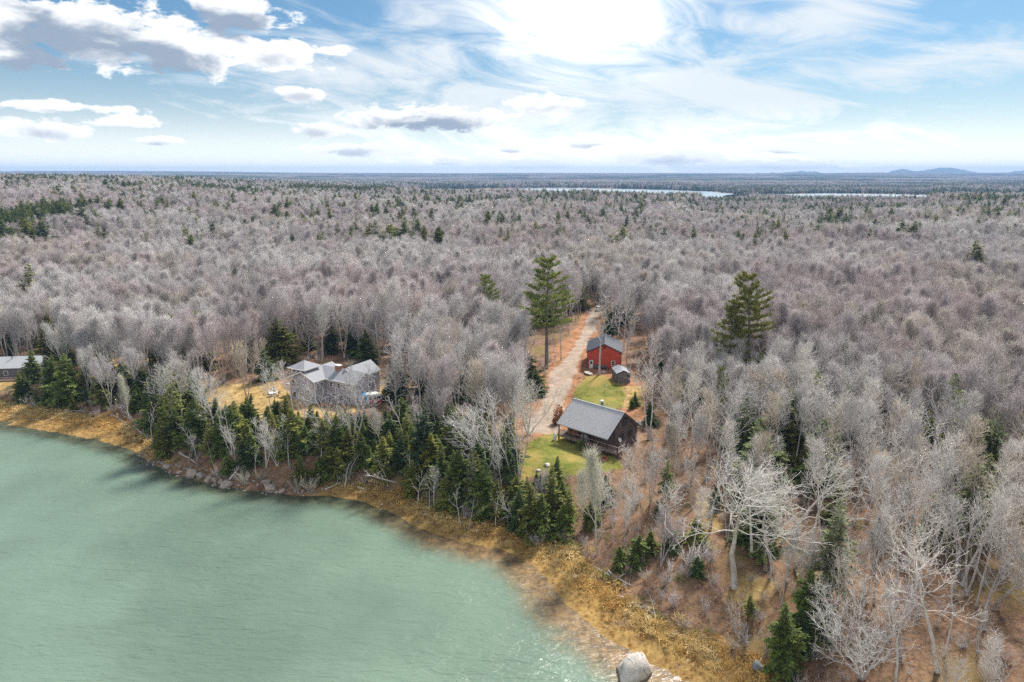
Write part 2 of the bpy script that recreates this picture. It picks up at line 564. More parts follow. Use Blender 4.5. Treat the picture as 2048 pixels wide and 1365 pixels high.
def make_ground():
    m, nt = material('ground_cover')
    co = nt.n('ShaderNodeTexCoord').outputs['Object']
    A = nt.n('ShaderNodeSeparateXYZ', {0: nt.n('ShaderNodeAttribute', attribute_name='zone_a').outputs['Vector']}).outputs
    B = nt.n('ShaderNodeSeparateXYZ', {0: nt.n('ShaderNodeAttribute', attribute_name='zone_b').outputs['Vector']}).outputs
    lawn, gravel, marsh = A
    rust, dry, far = B
    n_big = nt.noise(co, 0.09, 4, 0.6)
    n_mid = nt.noise(co, 0.45, 5, 0.65)
    n_fine = nt.noise(co, 2.6, 4, 0.7)
    n_leaf = nt.n('ShaderNodeTexVoronoi', {'Vector': co, 'Scale': 3.2}).outputs['Color']
    leaf = nt.n('ShaderNodeSeparateColor', {0: n_leaf}).outputs[0]
    mixf = nt.smooth(nt.math('ADD', nt.math('MULTIPLY', n_mid, 0.6), nt.math('MULTIPLY', n_fine, 0.4)), 0.35, 0.65)
    litter = nt.mix(mixf, (0.10, 0.062, 0.040), (0.28, 0.17, 0.105))
    litter = nt.mix(nt.math('MULTIPLY', nt.smooth(leaf, 0.55, 0.9), 0.5), litter, (0.33, 0.20, 0.115))
    litter = nt.mix(nt.smooth(n_big, 0.52, 0.68, 0.0, 0.8), litter, (0.21, 0.155, 0.055))
    moss = nt.noise(co, 0.16, 3, 0.6)
    litter = nt.mix(nt.smooth(moss, 0.62, 0.72, 0.0, 0.6), litter, (0.06, 0.075, 0.022))
    rusty = nt.mix(mixf, (0.22, 0.105, 0.052), (0.43, 0.225, 0.12))
    c = nt.mix(nt.smooth(nt.math('ADD', rust, nt.math('MULTIPLY', nt.math('SUBTRACT', n_mid, 0.5), 0.9)), 0.3, 0.7), litter, rusty)
    dryc = nt.mix(mixf, (0.26, 0.17, 0.065), (0.50, 0.35, 0.15))
    c = nt.mix(nt.smooth(nt.math('ADD', dry, nt.math('MULTIPLY', nt.math('SUBTRACT', n_mid, 0.5), 0.9)), 0.3, 0.7), c, dryc)
    lawnc = nt.mix(nt.smooth(n_mid, 0.35, 0.65), (0.115, 0.145, 0.022), (0.235, 0.225, 0.055))
    lawnc = nt.mix(nt.math('MULTIPLY', nt.smooth(n_fine, 0.4, 0.7), 0.5), lawnc, (0.30, 0.24, 0.07))
    lawnc = nt.mix(nt.smooth(n_big, 0.5, 0.62, 0.0, 0.65), lawnc, (0.38, 0.26, 0.085))
    c = nt.mix(nt.smooth(nt.math('ADD', lawn, nt.math('MULTIPLY', nt.math('SUBTRACT', n_mid, 0.5), 0.7)), 0.35, 0.65), c, lawnc)
    gr = nt.mix(mixf, (0.25, 0.20, 0.155), (0.44, 0.375, 0.315))
    gr = nt.mix(nt.math('MULTIPLY', nt.smooth(leaf, 0.72, 0.8), 0.55), gr, (0.46, 0.22, 0.10))
    c = nt.mix(nt.smooth(nt.math('ADD', gravel, nt.math('MULTIPLY', nt.math('SUBTRACT', n_mid, 0.5), 0.8)), 0.3, 0.7), c, gr)
    m1 = nt.smooth(nt.math('ADD', nt.math('MULTIPLY', n_mid, 0.5), nt.math('MULTIPLY', n_fine, 0.5)), 0.35, 0.65)
    mar = nt.mix(m1, (0.185, 0.105, 0.038), (0.42, 0.275, 0.095))
    mar = nt.mix(nt.smooth(nt.noise(co, 0.3, 3, 0.6), 0.58, 0.68, 0.0, 0.7), mar, (0.17, 0.125, 0.085))
    c = nt.mix(nt.smooth(nt.math('ADD', marsh, nt.math('MULTIPLY', nt.math('SUBTRACT', n_mid, 0.5), 0.5)), 0.35, 0.65), c, mar)
    # far country: bare hardwoods, dark stands of conifers and pale fields run in bands across the slopes
    fco = nt.vmath('MULTIPLY', co, (0.0016, 0.0042, 0.0))
    fn = nt.noise(fco, 1.0, 9, 0.68)
    fn2 = nt.noise(fco, 7.0, 6, 0.7)
    fc = nt.mix(nt.smooth(fn2, 0.35, 0.65), (0.165, 0.13, 0.12), (0.27, 0.22, 0.205))
    fc = nt.mix(nt.smooth(fn, 0.50, 0.58), fc, (0.03, 0.042, 0.03))
    fc = nt.mix(nt.smooth(nt.noise(fco, 2.3, 5, 0.6), 0.68, 0.72), fc, (0.36, 0.30, 0.22))
    c = nt.mix(far, c, fc)
    hgt = nt.math('ADD', n_fine, nt.math('MULTIPLY', leaf, 0.3))
    finish(nt, c, 0.95, hgt, 0.6, 0.12, spec=0.1)
    return m


GROUND_MAT = make_ground()


def make_water(name, deep, lake=False):
    m, nt = material(name)
    co = nt.n('ShaderNodeTexCoord').outputs['Object']
    sh = nt.n('ShaderNodeAttribute', attribute_name='shallow').outputs['Fac']
    n0 = nt.noise(co, 0.22, 4, 0.6)
    n1 = nt.noise(co, 0.035, 3, 0.5)
    f = nt.smooth(nt.math('ADD', sh, nt.math('MULTIPLY', nt.math('SUBTRACT', n0, 0.5), 0.55)), 0.12, 0.95)
    body = nt.mix(nt.smooth(n1, 0.35, 0.65), deep, tuple(c * 0.74 for c in deep))
    bottom = nt.mix(nt.smooth(nt.noise(co, 0.7, 4, 0.65), 0.35, 0.65), (0.12, 0.080, 0.040), (0.26, 0.168, 0.078))
    weed_and_reflection = nt.mix(nt.smooth(nt.noise(co, 0.7, 4, 0.65), 0.35, 0.65), (0.045, 0.056, 0.033), (0.10, 0.105, 0.06))  # weedy bottom plus the dark reflection of the bank, painted into the colour
    bottom = nt.mix(nt.smooth(nt.n('ShaderNodeSeparateXYZ', {0: co}).outputs[0], -30.0, -6.0), weed_and_reflection, bottom)
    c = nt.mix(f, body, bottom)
    r1 = nt.noise(nt.n('ShaderNodeMapping', {'Vector': co, 'Rotation': (0, 0, 0.22), 'Scale': (0.42, 1.15, 1)}).outputs[0], 0.65, 4, 0.55, 0.6)
    r2 = nt.noise(nt.n('ShaderNodeMapping', {'Vector': co, 'Rotation': (0, 0, -0.12), 'Scale': (0.3, 1.0, 1)}).outputs[0], 2.4, 3, 0.6, 0.3)
    gust = nt.smooth(nt.noise(co, 0.028, 3, 0.6), 0.3, 0.7, 0.55, 1.15)
    hgt = nt.math('MULTIPLY', nt.math('ADD', nt.math('MULTIPLY', r1, 1.0), nt.math('MULTIPLY', r2, 0.38)), gust)
    bmp = nt.n('ShaderNodeBump', {'Height': hgt, 'Strength': 1.0, 'Distance': 0.34 if not lake else 0.15}).outputs[0]
    p = nt.n('ShaderNodeBsdfPrincipled', {'Base Color': c, 'Roughness': 0.30, 'IOR': 1.333, 'Specular IOR Level': 0.5, 'Normal': bmp})
    nt.n('ShaderNodeOutputMaterial', {'Surface': p})
    return m


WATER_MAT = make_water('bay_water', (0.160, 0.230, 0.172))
LAKE_MAT = make_water('lake_water', (0.25, 0.33, 0.36), True)

# ------------------------------------------------------------------ ground sheet, split by what covers it


def stretched(lo, hi, step, far_lo, far_hi, ratio):
    mid = list(np.arange(lo, hi + 1e-6, step))
    up, v, s = [], hi, step
    while v < far_hi:
        s *= ratio
        v += s
        up.append(min(v, far_hi))
    dn, v, s = [], lo, step
    while v > far_lo:
        s *= ratio
        v -= s
        dn.append(max(v, far_lo))
    return np.array(dn[::-1] + mid + up)


gx = stretched(-150, 120, 1.0, -10500, 10500, 1.065)
gy = stretched(44, 262, 1.0, -260, 11200, 1.06)
GX, GY = np.meshgrid(gx, gy)
X, Y = GX.ravel(), GY.ravel()
D = shore_dist(X, Y)
Z = height(X, Y, D)
nx, ny = len(gx), len(gy)
idx = np.arange(nx * ny).reshape(ny, nx)
Q = np.stack([idx[:-1, :-1], idx[:-1, 1:], idx[1:, 1:], idx[1:, :-1]], -1).reshape(-1, 4)

near = (Y < 300) & (np.abs(X) < 260)
Xn, Yn = X[near], Y[near]
wob = (fbm(Xn, Yn, 5, 77) - 0.5) * 2.4


def zone(sd, soft=1.2):
    out = np.zeros(len(X))
    out[near] = smoothstep(soft, -soft, sd + wob)
    return out


z_lawn = np.maximum.reduce([zone(poly_sdf(Xn, Yn, p)) for p in (LAWN_BACK, LAWN_FRONT)])
z_house_lawn = zone(poly_sdf(Xn, Yn, LAWN_HOUSE))
z_gravel = np.maximum(zone(line_dist(Xn, Yn, DRIVE, DRIVE_W) * 0.9), zone(line_dist(Xn, Yn, HOUSE_DRIVE, [2, 2, 2])))
z_rust = np.maximum(zone(poly_sdf(Xn, Yn, RUST), 2.0), zone(line_dist(Xn, Yn, DRIVE, [v + 3.0 for v in DRIVE_W]), 2.5) * 0.8)
z_dry = np.maximum.reduce([zone(poly_sdf(Xn, Yn, p), 2.0) for p in DRY] + [z_house_lawn * 0.95])
z_marsh = np.where((D > -14) & (Y < 400), smoothstep(1.0, -1.2, D - marsh_width(X)), 0) * (Y < 420)
rocky = smoothstep(-74, -70, X) * smoothstep(-33, -38, X)
z_marsh = z_marsh * (1 - 0.75 * rocky)
z_far = smoothstep(2400, 4200, Y)
zone_a = np.stack([z_lawn, z_gravel, z_marsh], 1)
zone_b = np.stack([z_rust, z_dry, z_far], 1)


def add_zone_attr(me, sel):
    for nm, arr in (('zone_a', zone_a), ('zone_b', zone_b)):
        at = me.attributes.new(nm, 'FLOAT_VECTOR', 'POINT')
        at.data.foreach_set('vector', arr[sel].astype(np.float32).ravel())


ALLV = np.stack([X, Y, Z], 1)
fmean = lambda a: a[Q].mean(1)
face_zone = np.zeros(len(Q), int)
face_zone[fmean(z_marsh) > 0.5] = 1
face_zone[fmean(z_lawn) > 0.5] = 2
face_zone[fmean(z_house_lawn) > 0.5] = 3
face_zone[fmean(z_gravel) > 0.5] = 4
for zi, nm, lab in ((0, 'ground', 'forest floor of fallen leaves and moss running back to the hills'), (1, 'salt_marsh', 'strip of golden brown salt marsh along the water'),
                    (2, 'lawn', 'green mown grass round the cabin'), (3, 'lawn', 'faded grass round the grey two storey house'), (4, 'driveway', 'pale gravel drive through the trees')):
    fq = Q[face_zone == zi]
    used, inv = np.unique(fq, return_inverse=True)
    me = mesh_from(nm, ALLV[used], inv.reshape(-1, 4), mats=(GROUND_MAT,), smooth=True)
    add_zone_attr(me, used)
    tag(link(nm, me), lab, None, None, 'structure')

# water sheets
wx = stretched(-170, 50, 2.0, -2400, 70, 1.12)
wy = stretched(40, 190, 2.0, -390, 420, 1.12)
WX, WY = np.meshgrid(wx, wy)
wX, wY = WX.ravel(), WY.ravel()
wD = shore_dist(wX, wY)
wi = np.arange(len(wX)).reshape(len(wy), len(wx))
wq = np.stack([wi[:-1, :-1], wi[:-1, 1:], wi[1:, 1:], wi[1:, :-1]], -1).reshape(-1, 4)
wq = wq[wD[wq].min(1) < 3]
used, inv = np.unique(wq, return_inverse=True)
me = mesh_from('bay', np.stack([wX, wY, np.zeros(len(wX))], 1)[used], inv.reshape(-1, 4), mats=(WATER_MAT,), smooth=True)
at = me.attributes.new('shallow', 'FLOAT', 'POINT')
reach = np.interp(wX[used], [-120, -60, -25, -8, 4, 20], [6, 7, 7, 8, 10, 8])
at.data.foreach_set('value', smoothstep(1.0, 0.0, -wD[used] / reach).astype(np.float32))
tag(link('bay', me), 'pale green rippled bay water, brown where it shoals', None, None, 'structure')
for cx, cy_, ax, ay in LAKES:
    sh = Shape()
    sh.poly([(cx + ax * 1.25 * math.cos(a), cy_ + ay * 1.25 * math.sin(a), 0) for a in np.linspace(0, 2 * math.pi, 49)[:-1]], [tuple(range(48))])
    tag(sh.build('lake', LAKE_MAT), 'bright strip of far water between the woods', None, None, 'structure')

# blue mountains on the horizon
MOUNT_MAT = plain('mountain_woods', (0.10, 0.105, 0.09), (0.06, 0.07, 0.06), scale=0.002, rough=1.0)
for prof in ([(1768, 349), (1783, 343), (1800, 338.5), (1815, 339.5), (1830, 343.5), (1850, 341), (1880, 336), (1905, 336), (1930, 341), (1962, 347.5), (1985, 349)],
             [(2000, 349), (2030, 343), (2060, 341), (2110, 344), (2160, 349)],
             [(1440, 350), (1500, 347.5), (1540, 346.5), (1570, 346), (1600, 343), (1630, 344), (1660, 349), (1700, 351)]):
    dist = 10300.0
    V, qs = [], []
    n = 64
    pxs = np.linspace(prof[0][0], prof[-1][0], n)
    pys = np.interp(pxs, [p[0] for p in prof], [p[1] for p in prof])
    for i in range(n):
        u = (pxs[i] - PCX) / FPX
        zz = CAM_Z + dist * (-sT + (PCY - pys[i]) / FPX * cT) / (cT + (PCY - pys[i]) / FPX * sT)
        xx = u * dist / (cT + (PCY - pys[i]) / FPX * sT)
        for k, (off, fr) in enumerate(((-900, 0.0), (-550, 0.55), (-200, 0.9), (0, 1.0), (400, 0.7), (850, 0.0))):
            V.append((xx * (1 + off / dist), dist + off, 20 + max(zz - 20, 2) * fr + (fr > 0) * (fr < 1) * 14 * math.sin(i * 0.9 + k * 2)))
    for i in range(n - 1):
        for k in range(5):
            a = i * 6 + k
            qs.append((a, a + 6, a + 7, a + 1))
    tag(link('mountain', mesh_from('mountain', V, qs, mats=(MOUNT_MAT,), smooth=True)), 'blue rounded mountain ridge on the horizon', None, None, 'structure')

# haze: the air between here and the hills
hz = Shape().box(-11000, 11000, -420, 11700, -5, 160)
m, nt = material('haze_air')
vol = nt.n('ShaderNodeVolumePrincipled', {'Color': (0.36, 0.60, 1.0, 1), 'Density': 0.000105, 'Anisotropy': 0.0})
nt.n('ShaderNodeOutputMaterial', {'Volume': vol})
tag(hz.build('haze', m), None, None, None, 'stuff')

# ------------------------------------------------------------------ tree shapes


class Tubes:
    """Tapering branches, gathered and turned into one mesh at the end."""
    def __init__(self):
        self.g = {}

    def add(self, pts, rad, sides):
        self.g.setdefault((len(pts), sides), []).append((pts, rad))

    def arrays(self):
        Vs, Qs, Ts, base = [], [], [], 0
        for (n, k), items in self.g.items():
            P_ = np.array([i[0] for i in items], float)
            R_ = np.array([i[1] for i in items], float)
            B = len(items)
            T = np.gradient(P_, axis=1)
            T /= np.linalg.norm(T, axis=2, keepdims=True) + 1e-9
            mean = T.mean(1)
            ref = np.where(np.abs(mean[:, 2:3]) > 0.8, np.array([[1.0, 0.2, 0]]), np.array([[0.1, 0.2, 1.0]]))[:, None, :]
            U = np.cross(T, np.broadcast_to(ref, T.shape))
            U /= np.linalg.norm(U, axis=2, keepdims=True) + 1e-9
            W = np.cross(T, U)
            ang = np.arange(k) * 2 * math.pi / k
            ring = (P_[:, :-1, None, :] + R_[:, :-1, None, None] * (U[:, :-1, None, :] * np.cos(ang)[None, None, :, None] + W[:, :-1, None, :] * np.sin(ang)[None, None, :, None]))
            per = (n - 1) * k + 1
            V = np.concatenate([ring.reshape(B, (n - 1) * k, 3), P_[:, -1:, :]], 1)
            Vs.append(V.reshape(-1, 3))
            off = base + np.arange(B)[:, None] * per
            q_ = []
            for s_ in range(n - 2):
                for j in range(k):
                    q_.append([s_ * k + j, s_ * k + (j + 1) % k, (s_ + 1) * k + (j + 1) % k, (s_ + 1) * k + j])
            t_ = [[(n - 2) * k + j, (n - 2) * k + (j + 1) % k, (n - 1) * k] for j in range(k)]
            if q_:
                Qs.append((off[:, :, None] + np.array(q_)[None]).reshape(-1, 4))
            Ts.append((off[:, :, None] + np.array(t_)[None]).reshape(-1, 3))
            base += B * per
        return np.vstack(Vs), (np.vstack(Qs) if Qs else np.zeros((0, 4), int)), np.vstack(Ts)


def vnorm(a):
    l = math.sqrt(a[0] * a[0] + a[1] * a[1] + a[2] * a[2]) or 1e-9
    return (a[0] / l, a[1] / l, a[2] / l)


def turn(d, angle, azim):
    """A direction at ANGLE from d, AZIM round it."""
    ux, uy, uz = (0, 0, 1) if abs(d[2]) < 0.9 else (1, 0, 0)
    a = vnorm((d[1] * uz - d[2] * uy, d[2] * ux - d[0] * uz, d[0] * uy - d[1] * ux))
    b = (d[1] * a[2] - d[2] * a[1], d[2] * a[0] - d[0] * a[2], d[0] * a[1] - d[1] * a[0])
    ca, sa, cz, sz = math.cos(angle), math.sin(angle), math.cos(azim), math.sin(azim)
    return vnorm(tuple(d[i] * ca + (a[i] * cz + b[i] * sz) * sa for i in range(3)))


STYLES = {
    # stems, spread of the stems, crook, upward pull, bare part of trunk, limbs, limb angle, limb length, then side branches, twigs, twig length, wind
    'vase': dict(stems=1, split=0, crook=.07, up=.20, clear=.40, limbs=16, ang=36, limb=.42, sub=11, twigs=13, twl=1.15, wind=0, r=.0125),
    'brush': dict(stems=1, split=0, crook=.06, up=.24, clear=.34, limbs=18, ang=29, limb=.36, sub=11, twigs=13, twl=1.25, wind=0, r=.0105),
    'clump': dict(stems=3, split=12, crook=.07, up=.22, clear=.44, limbs=9, ang=40, limb=.32, sub=10, twigs=11, twl=1.1, wind=0, r=.009),
    'round': dict(stems=1, split=0, crook=.10, up=.10, clear=.18, limbs=22, ang=58, limb=.42, sub=11, twigs=12, twl=.95, wind=0, r=.014),
    'poplar': dict(stems=1, split=0, crook=.05, up=.14, clear=.5, limbs=13, ang=48, limb=.24, sub=9, twigs=11, twl=.9, wind=0, r=.010),
    'birch': dict(stems=1, split=0, crook=.11, up=.08, clear=.42, limbs=12, ang=46, limb=.30, sub=7, twigs=7, twl=.9, wind=0, r=.013),
    'twin_birch': dict(stems=2, split=15, crook=.10, up=.12, clear=.45, limbs=8, ang=42, limb=.27, sub=6, twigs=6, twl=.9, wind=0, r=.010),
    'crooked': dict(stems=1, split=0, crook=.21, up=.03, clear=.50, limbs=17, ang=70, limb=.36, sub=8, twigs=7, twl=.8, wind=-.10, r=.0155),
    'spread': dict(stems=4, split=24, crook=.14, up=.10, clear=.30, limbs=8, ang=50, limb=.34, sub=8, twigs=8, twl=.9, wind=-.03, r=.010),
    'fan': dict(stems=5, split=34, crook=.13, up=.12, clear=.16, limbs=11, ang=42, limb=.36, sub=8, twigs=8, twl=.8, wind=0, r=.009),
    'stark': dict(stems=1, split=0, crook=.16, up=.06, clear=.40, limbs=7, ang=48, limb=.34, sub=3, twigs=2, twl=.8, wind=0, r=.013),
    'forked': dict(stems=3, split=20, crook=.17, up=.08, clear=.35, limbs=4, ang=45, limb=.26, sub=3, twigs=2, twl=.7, wind=0, r=.011),
}


def bare_arrays(style, seed, H=16.0):
    st = STYLES[style]
    R = random.Random(seed)
    trunk, crown = Tubes(), Tubes()

    def grow(p, d, L, r, lvl, nseg, crook, up, tip):
        pts, rad, dirs = [p], [r], []
        step = L / nseg
        for i in range(nseg):
            g = R.gauss
            d = vnorm((d[0] + g(0, crook) + st['wind'] * (lvl > 0), d[1] + g(0, crook), d[2] + g(0, crook) * .7 + up))
            p = (p[0] + d[0] * step, p[1] + d[1] * step, p[2] + d[2] * step)
            pts.append(p)
            dirs.append(d)
            t = (i + 1) / nseg
            rad.append(r * (1 - t) + tip * t)
        return pts, rad, dirs

    def at(pts, dirs, t):
        f = t * (len(pts) - 1)
        i = min(int(f), len(pts) - 2)
        f -= i
        a, b = pts[i], pts[i + 1]
        return tuple(a[k] * (1 - f) + b[k] * f for k in range(3)), dirs[i]

    az0 = R.random() * 6.28
    for s_ in range(st['stems']):
        d = (0, 0, 1.0)
        if st['stems'] > 1:
            d = turn(d, math.radians(st['split'] * R.uniform(.45, 1.1)), az0 + s_ * 6.283 / st['stems'] + R.uniform(-.4, .4))
        L0 = H * R.uniform(.88, 1.0) * (1 if s_ == 0 else R.uniform(.8, 1))
        r0 = H * st['r'] * R.uniform(.9, 1.1)
        pts, rad, dirs = grow((0, 0, -.3), d, L0 * .93, r0, 0, 10, st['crook'] * .55, .05 if st['stems'] > 1 else .03, .02)
        rad[0] *= 1.35
        trunk.add(pts, rad, 7)
        a1 = R.random() * 6.28
        for i in range(st['limbs']):
            t = st['clear'] + (1 - st['clear']) * ((i + R.random() * .8) / st['limbs'])
            p, d0 = at(pts, dirs, min(t, .985))
            a1 += 2.4 + R.uniform(-.5, .5)
            rel = (t - st['clear']) / (1 - st['clear'])
            L1 = H * st['limb'] * (1 - .62 * rel ** 1.4) * R.uniform(.7, 1.15)
            d1 = turn(d0, math.radians(st['ang'] * R.uniform(.7, 1.25) * (1 - .3 * rel)), a1)
            r1 = max(r0 * (1 - t) * (.42 if style == 'crooked' else .60), .045) * R.uniform(.8, 1.1)
            p1, q1, e1 = grow(p, d1, L1, r1, 1, 6, st['crook'], st['up'], .014)
            crown.add(p1, q1, 5)
            a2 = R.random() * 6.28
            for j in range(st['sub']):
                t2 = .16 + .84 * (j + R.random()) / st['sub']
                p_, dd = at(p1, e1, min(t2, .99))
                a2 += 2.4 + R.uniform(-.6, .6)
                L2 = L1 * .52 * (1 - .6 * t2) * R.uniform(.7, 1.3) + .35
                d2 = turn(dd, math.radians(R.uniform(26, 58)), a2)
                r2 = max(r1 * (1 - t2) * .58, .027)
                p2, q2, e2 = grow(p_, d2, L2, r2, 2, 4, st['crook'] * 1.1, st['up'] * .9, .010)
                crown.add(p2, q2, 4)
                a3 = R.random() * 6.28
                for k in range(max(2, int(st['twigs'] * .68))):
                    t3 = .12 + .88 * (k + R.random()) / max(2, int(st['twigs'] * .68))
                    p3, d3 = at(p2, e2, min(t3, .99))
                    a3 += 2.4 + R.uniform(-.7, .7)
                    L3 = st['twl'] * R.uniform(.5, 1.25)
                    d4 = turn(d3, math.radians(R.uniform(22, 50)), a3)
                    t4, q4, _ = grow(p3, d4, L3, .0195, 3, 2, st['crook'], st['up'] * .8, .008)
                    crown.add(t4, q4, 3)
    return trunk.arrays(), crown.arrays()


def kites(B, Dn, L, Wd, R, droop=.12):
    """Leaf-sized sprays: base points, directions, lengths, widths -> four-cornered blades bent along the middle."""
    n = len(B)
    up = R.normal(size=(n, 3)) * .55 + np.array([0, 0, 1.0])
    S_ = np.cross(Dn, up)
    S_ /= np.linalg.norm(S_, axis=1, keepdims=True) + 1e-9
    mid = B + Dn * (L * .5)[:, None]
    tip = B + Dn * L[:, None]
    tip[:, 2] -= L * droop
    V = np.stack([B, mid + S_ * Wd[:, None] * .5, tip, mid - S_ * Wd[:, None] * .5], 1)
    return V.reshape(-1, 3), np.arange(n * 4).reshape(n, 4)


SPRUCE = {
    'dense': dict(H=9.0, w=.24, lo=.04, lev=.25, per=9, spr=30, bare=0),
    'broad': dict(H=8.0, w=.32, lo=.03, lev=.25, per=10, spr=32, bare=0),
    'slim': dict(H=11.0, w=.17, lo=.06, lev=.28, per=8, spr=25, bare=0),
    'ragged': dict(H=12.0, w=.20, lo=.24, lev=.36, per=7, spr=21, bare=26),
    'sparse': dict(H=13.0, w=.15, lo=.42, lev=.50, per=5, spr=13, bare=46),
}


def spruce_arrays(style, seed):
    st = SPRUCE[style]
    R = np.random.RandomState(seed)
    H = st['H']
    wood = Tubes()
    zs = np.linspace(-.2, H, 8)
    lean = R.normal(size=2) * .012 * H
    cx = lambda z: (lean[0] * (z / H) ** 2, lean[1] * (z / H) ** 2)
    wood.add([(*cx(z), z) for z in zs], [H * .014 * (1 - .96 * max(z, 0) / H) + .008 for z in zs], 6)
    B_, D_, L_, W_ = [], [], [], []
    z = H * st['lo']
    ph0 = R.rand() * 6.28
    while z < H * .985:
        rel = (z - H * st['lo']) / (H * (1 - st['lo']))
        lv = R.uniform(.78, 1.15)
        Lm = H * st['w'] * ((1 - rel) ** .82) * (1 if rel > .12 else .72 + rel * 2.3) + .10
        n = max(3, int(st['per'] * (.6 + .5 * (1 - rel)) + R.rand()))
        az_ = R.rand() * 6.28 + np.arange(n) * 6.283 / n + R.normal(size=n) * .28
        for a in az_:
            if R.rand() < .12:
                continue
            l = Lm * R.uniform(.55, 1.22) * (1 + .24 * math.sin(a * 2 + z * 1.1 + ph0) + .14 * math.sin(a * 3 - z * 2.3)) * lv
            e = .62 * rel - .14 + R.normal() * .10
            d = np.array([math.cos(a) * math.cos(e), math.sin(a) * math.cos(e), math.sin(e)])
            m = max(6, int(st['spr'] * (l / (H * st['w'])) ** .6))
            t = np.sort(R.uniform(.10, 1.0, m))
            base = np.array([*cx(z), z + R.normal() * .05])
            pts = base + d * (l * t)[:, None]
            pts[:, 2] -= .20 * l * t ** 2 * (1 - rel)
            side = np.where(np.arange(m) % 2, 1.0, -1.0) * R.uniform(.35, 1.05, m)
            lat = np.array([-math.sin(a), math.cos(a), 0])
            dn = d[None] * R.uniform(.6, 1.0, (m, 1)) + lat[None] * side[:, None] + R.normal(size=(m, 3)) * .16
            dn[:, 2] -= .10
            dn /= np.linalg.norm(dn, axis=1, keepdims=True)
            ln = (.26 + .34 * (1 - t)) * max(l, .5) * R.uniform(.55, 1.1, m) ** 1.0
            ln = np.minimum(ln, .62) + .06
            B_.append(pts), D_.append(dn), L_.append(ln), W_.append(ln * R.uniform(.34, .58, m))
            if l > .5:
                wood.add([tuple(base), tuple(base + d * l * .5 - np.array([0, 0, .05 * l * (1 - rel)])), tuple(base + d * l * .96 - np.array([0, 0, .19 * l * (1 - rel)]))], [.022, .014, .006], 3)
        z += st['lev'] * R.uniform(.8, 1.2) * (1.15 - .5 * rel)
    n = 10                                                      # leader
    B_.append(np.stack([np.full(n, cx(H)[0]), np.full(n, cx(H)[1]), np.linspace(H * .955, H * 1.0, n)], 1))
    dn = R.normal(size=(n, 3)) * .35 + np.array([0, 0, 1.0])
    D_.append(dn / np.linalg.norm(dn, axis=1, keepdims=True)), L_.append(np.full(n, .30)), W_.append(np.full(n, .10))
    for i in range(st['bare']):                                  # grey dead branches under the crown
        zz = H * R.uniform(.10, st['lo'] + .12)
        a, l = R.rand() * 6.28, H * st['w'] * R.uniform(.4, 1.0)
        p = np.array([*cx(zz), zz])
        d = np.array([math.cos(a), math.sin(a), -.12])
        pts = [p, p + d * l * .5, p + d * l + np.array([0, 0, -.12 * l])]
        wood.add([tuple(v) for v in pts], [.025, .015, .005], 3)
        for j in range(4):
            b = p + d * l * R.uniform(.3, .95)
            e = np.array([math.cos(a + R.choice([-1, 1]) * .8), math.sin(a + R.choice([-1, 1]) * .8), -.25]) * l * .35
            wood.add([tuple(b), tuple(b + e * .6), tuple(b + e)], [.010, .007, .004], 3)
    V, q_ = kites(np.vstack(B_), np.vstack(D_), np.concatenate(L_), np.concatenate(W_), R)
    return wood.arrays(), (V, q_)


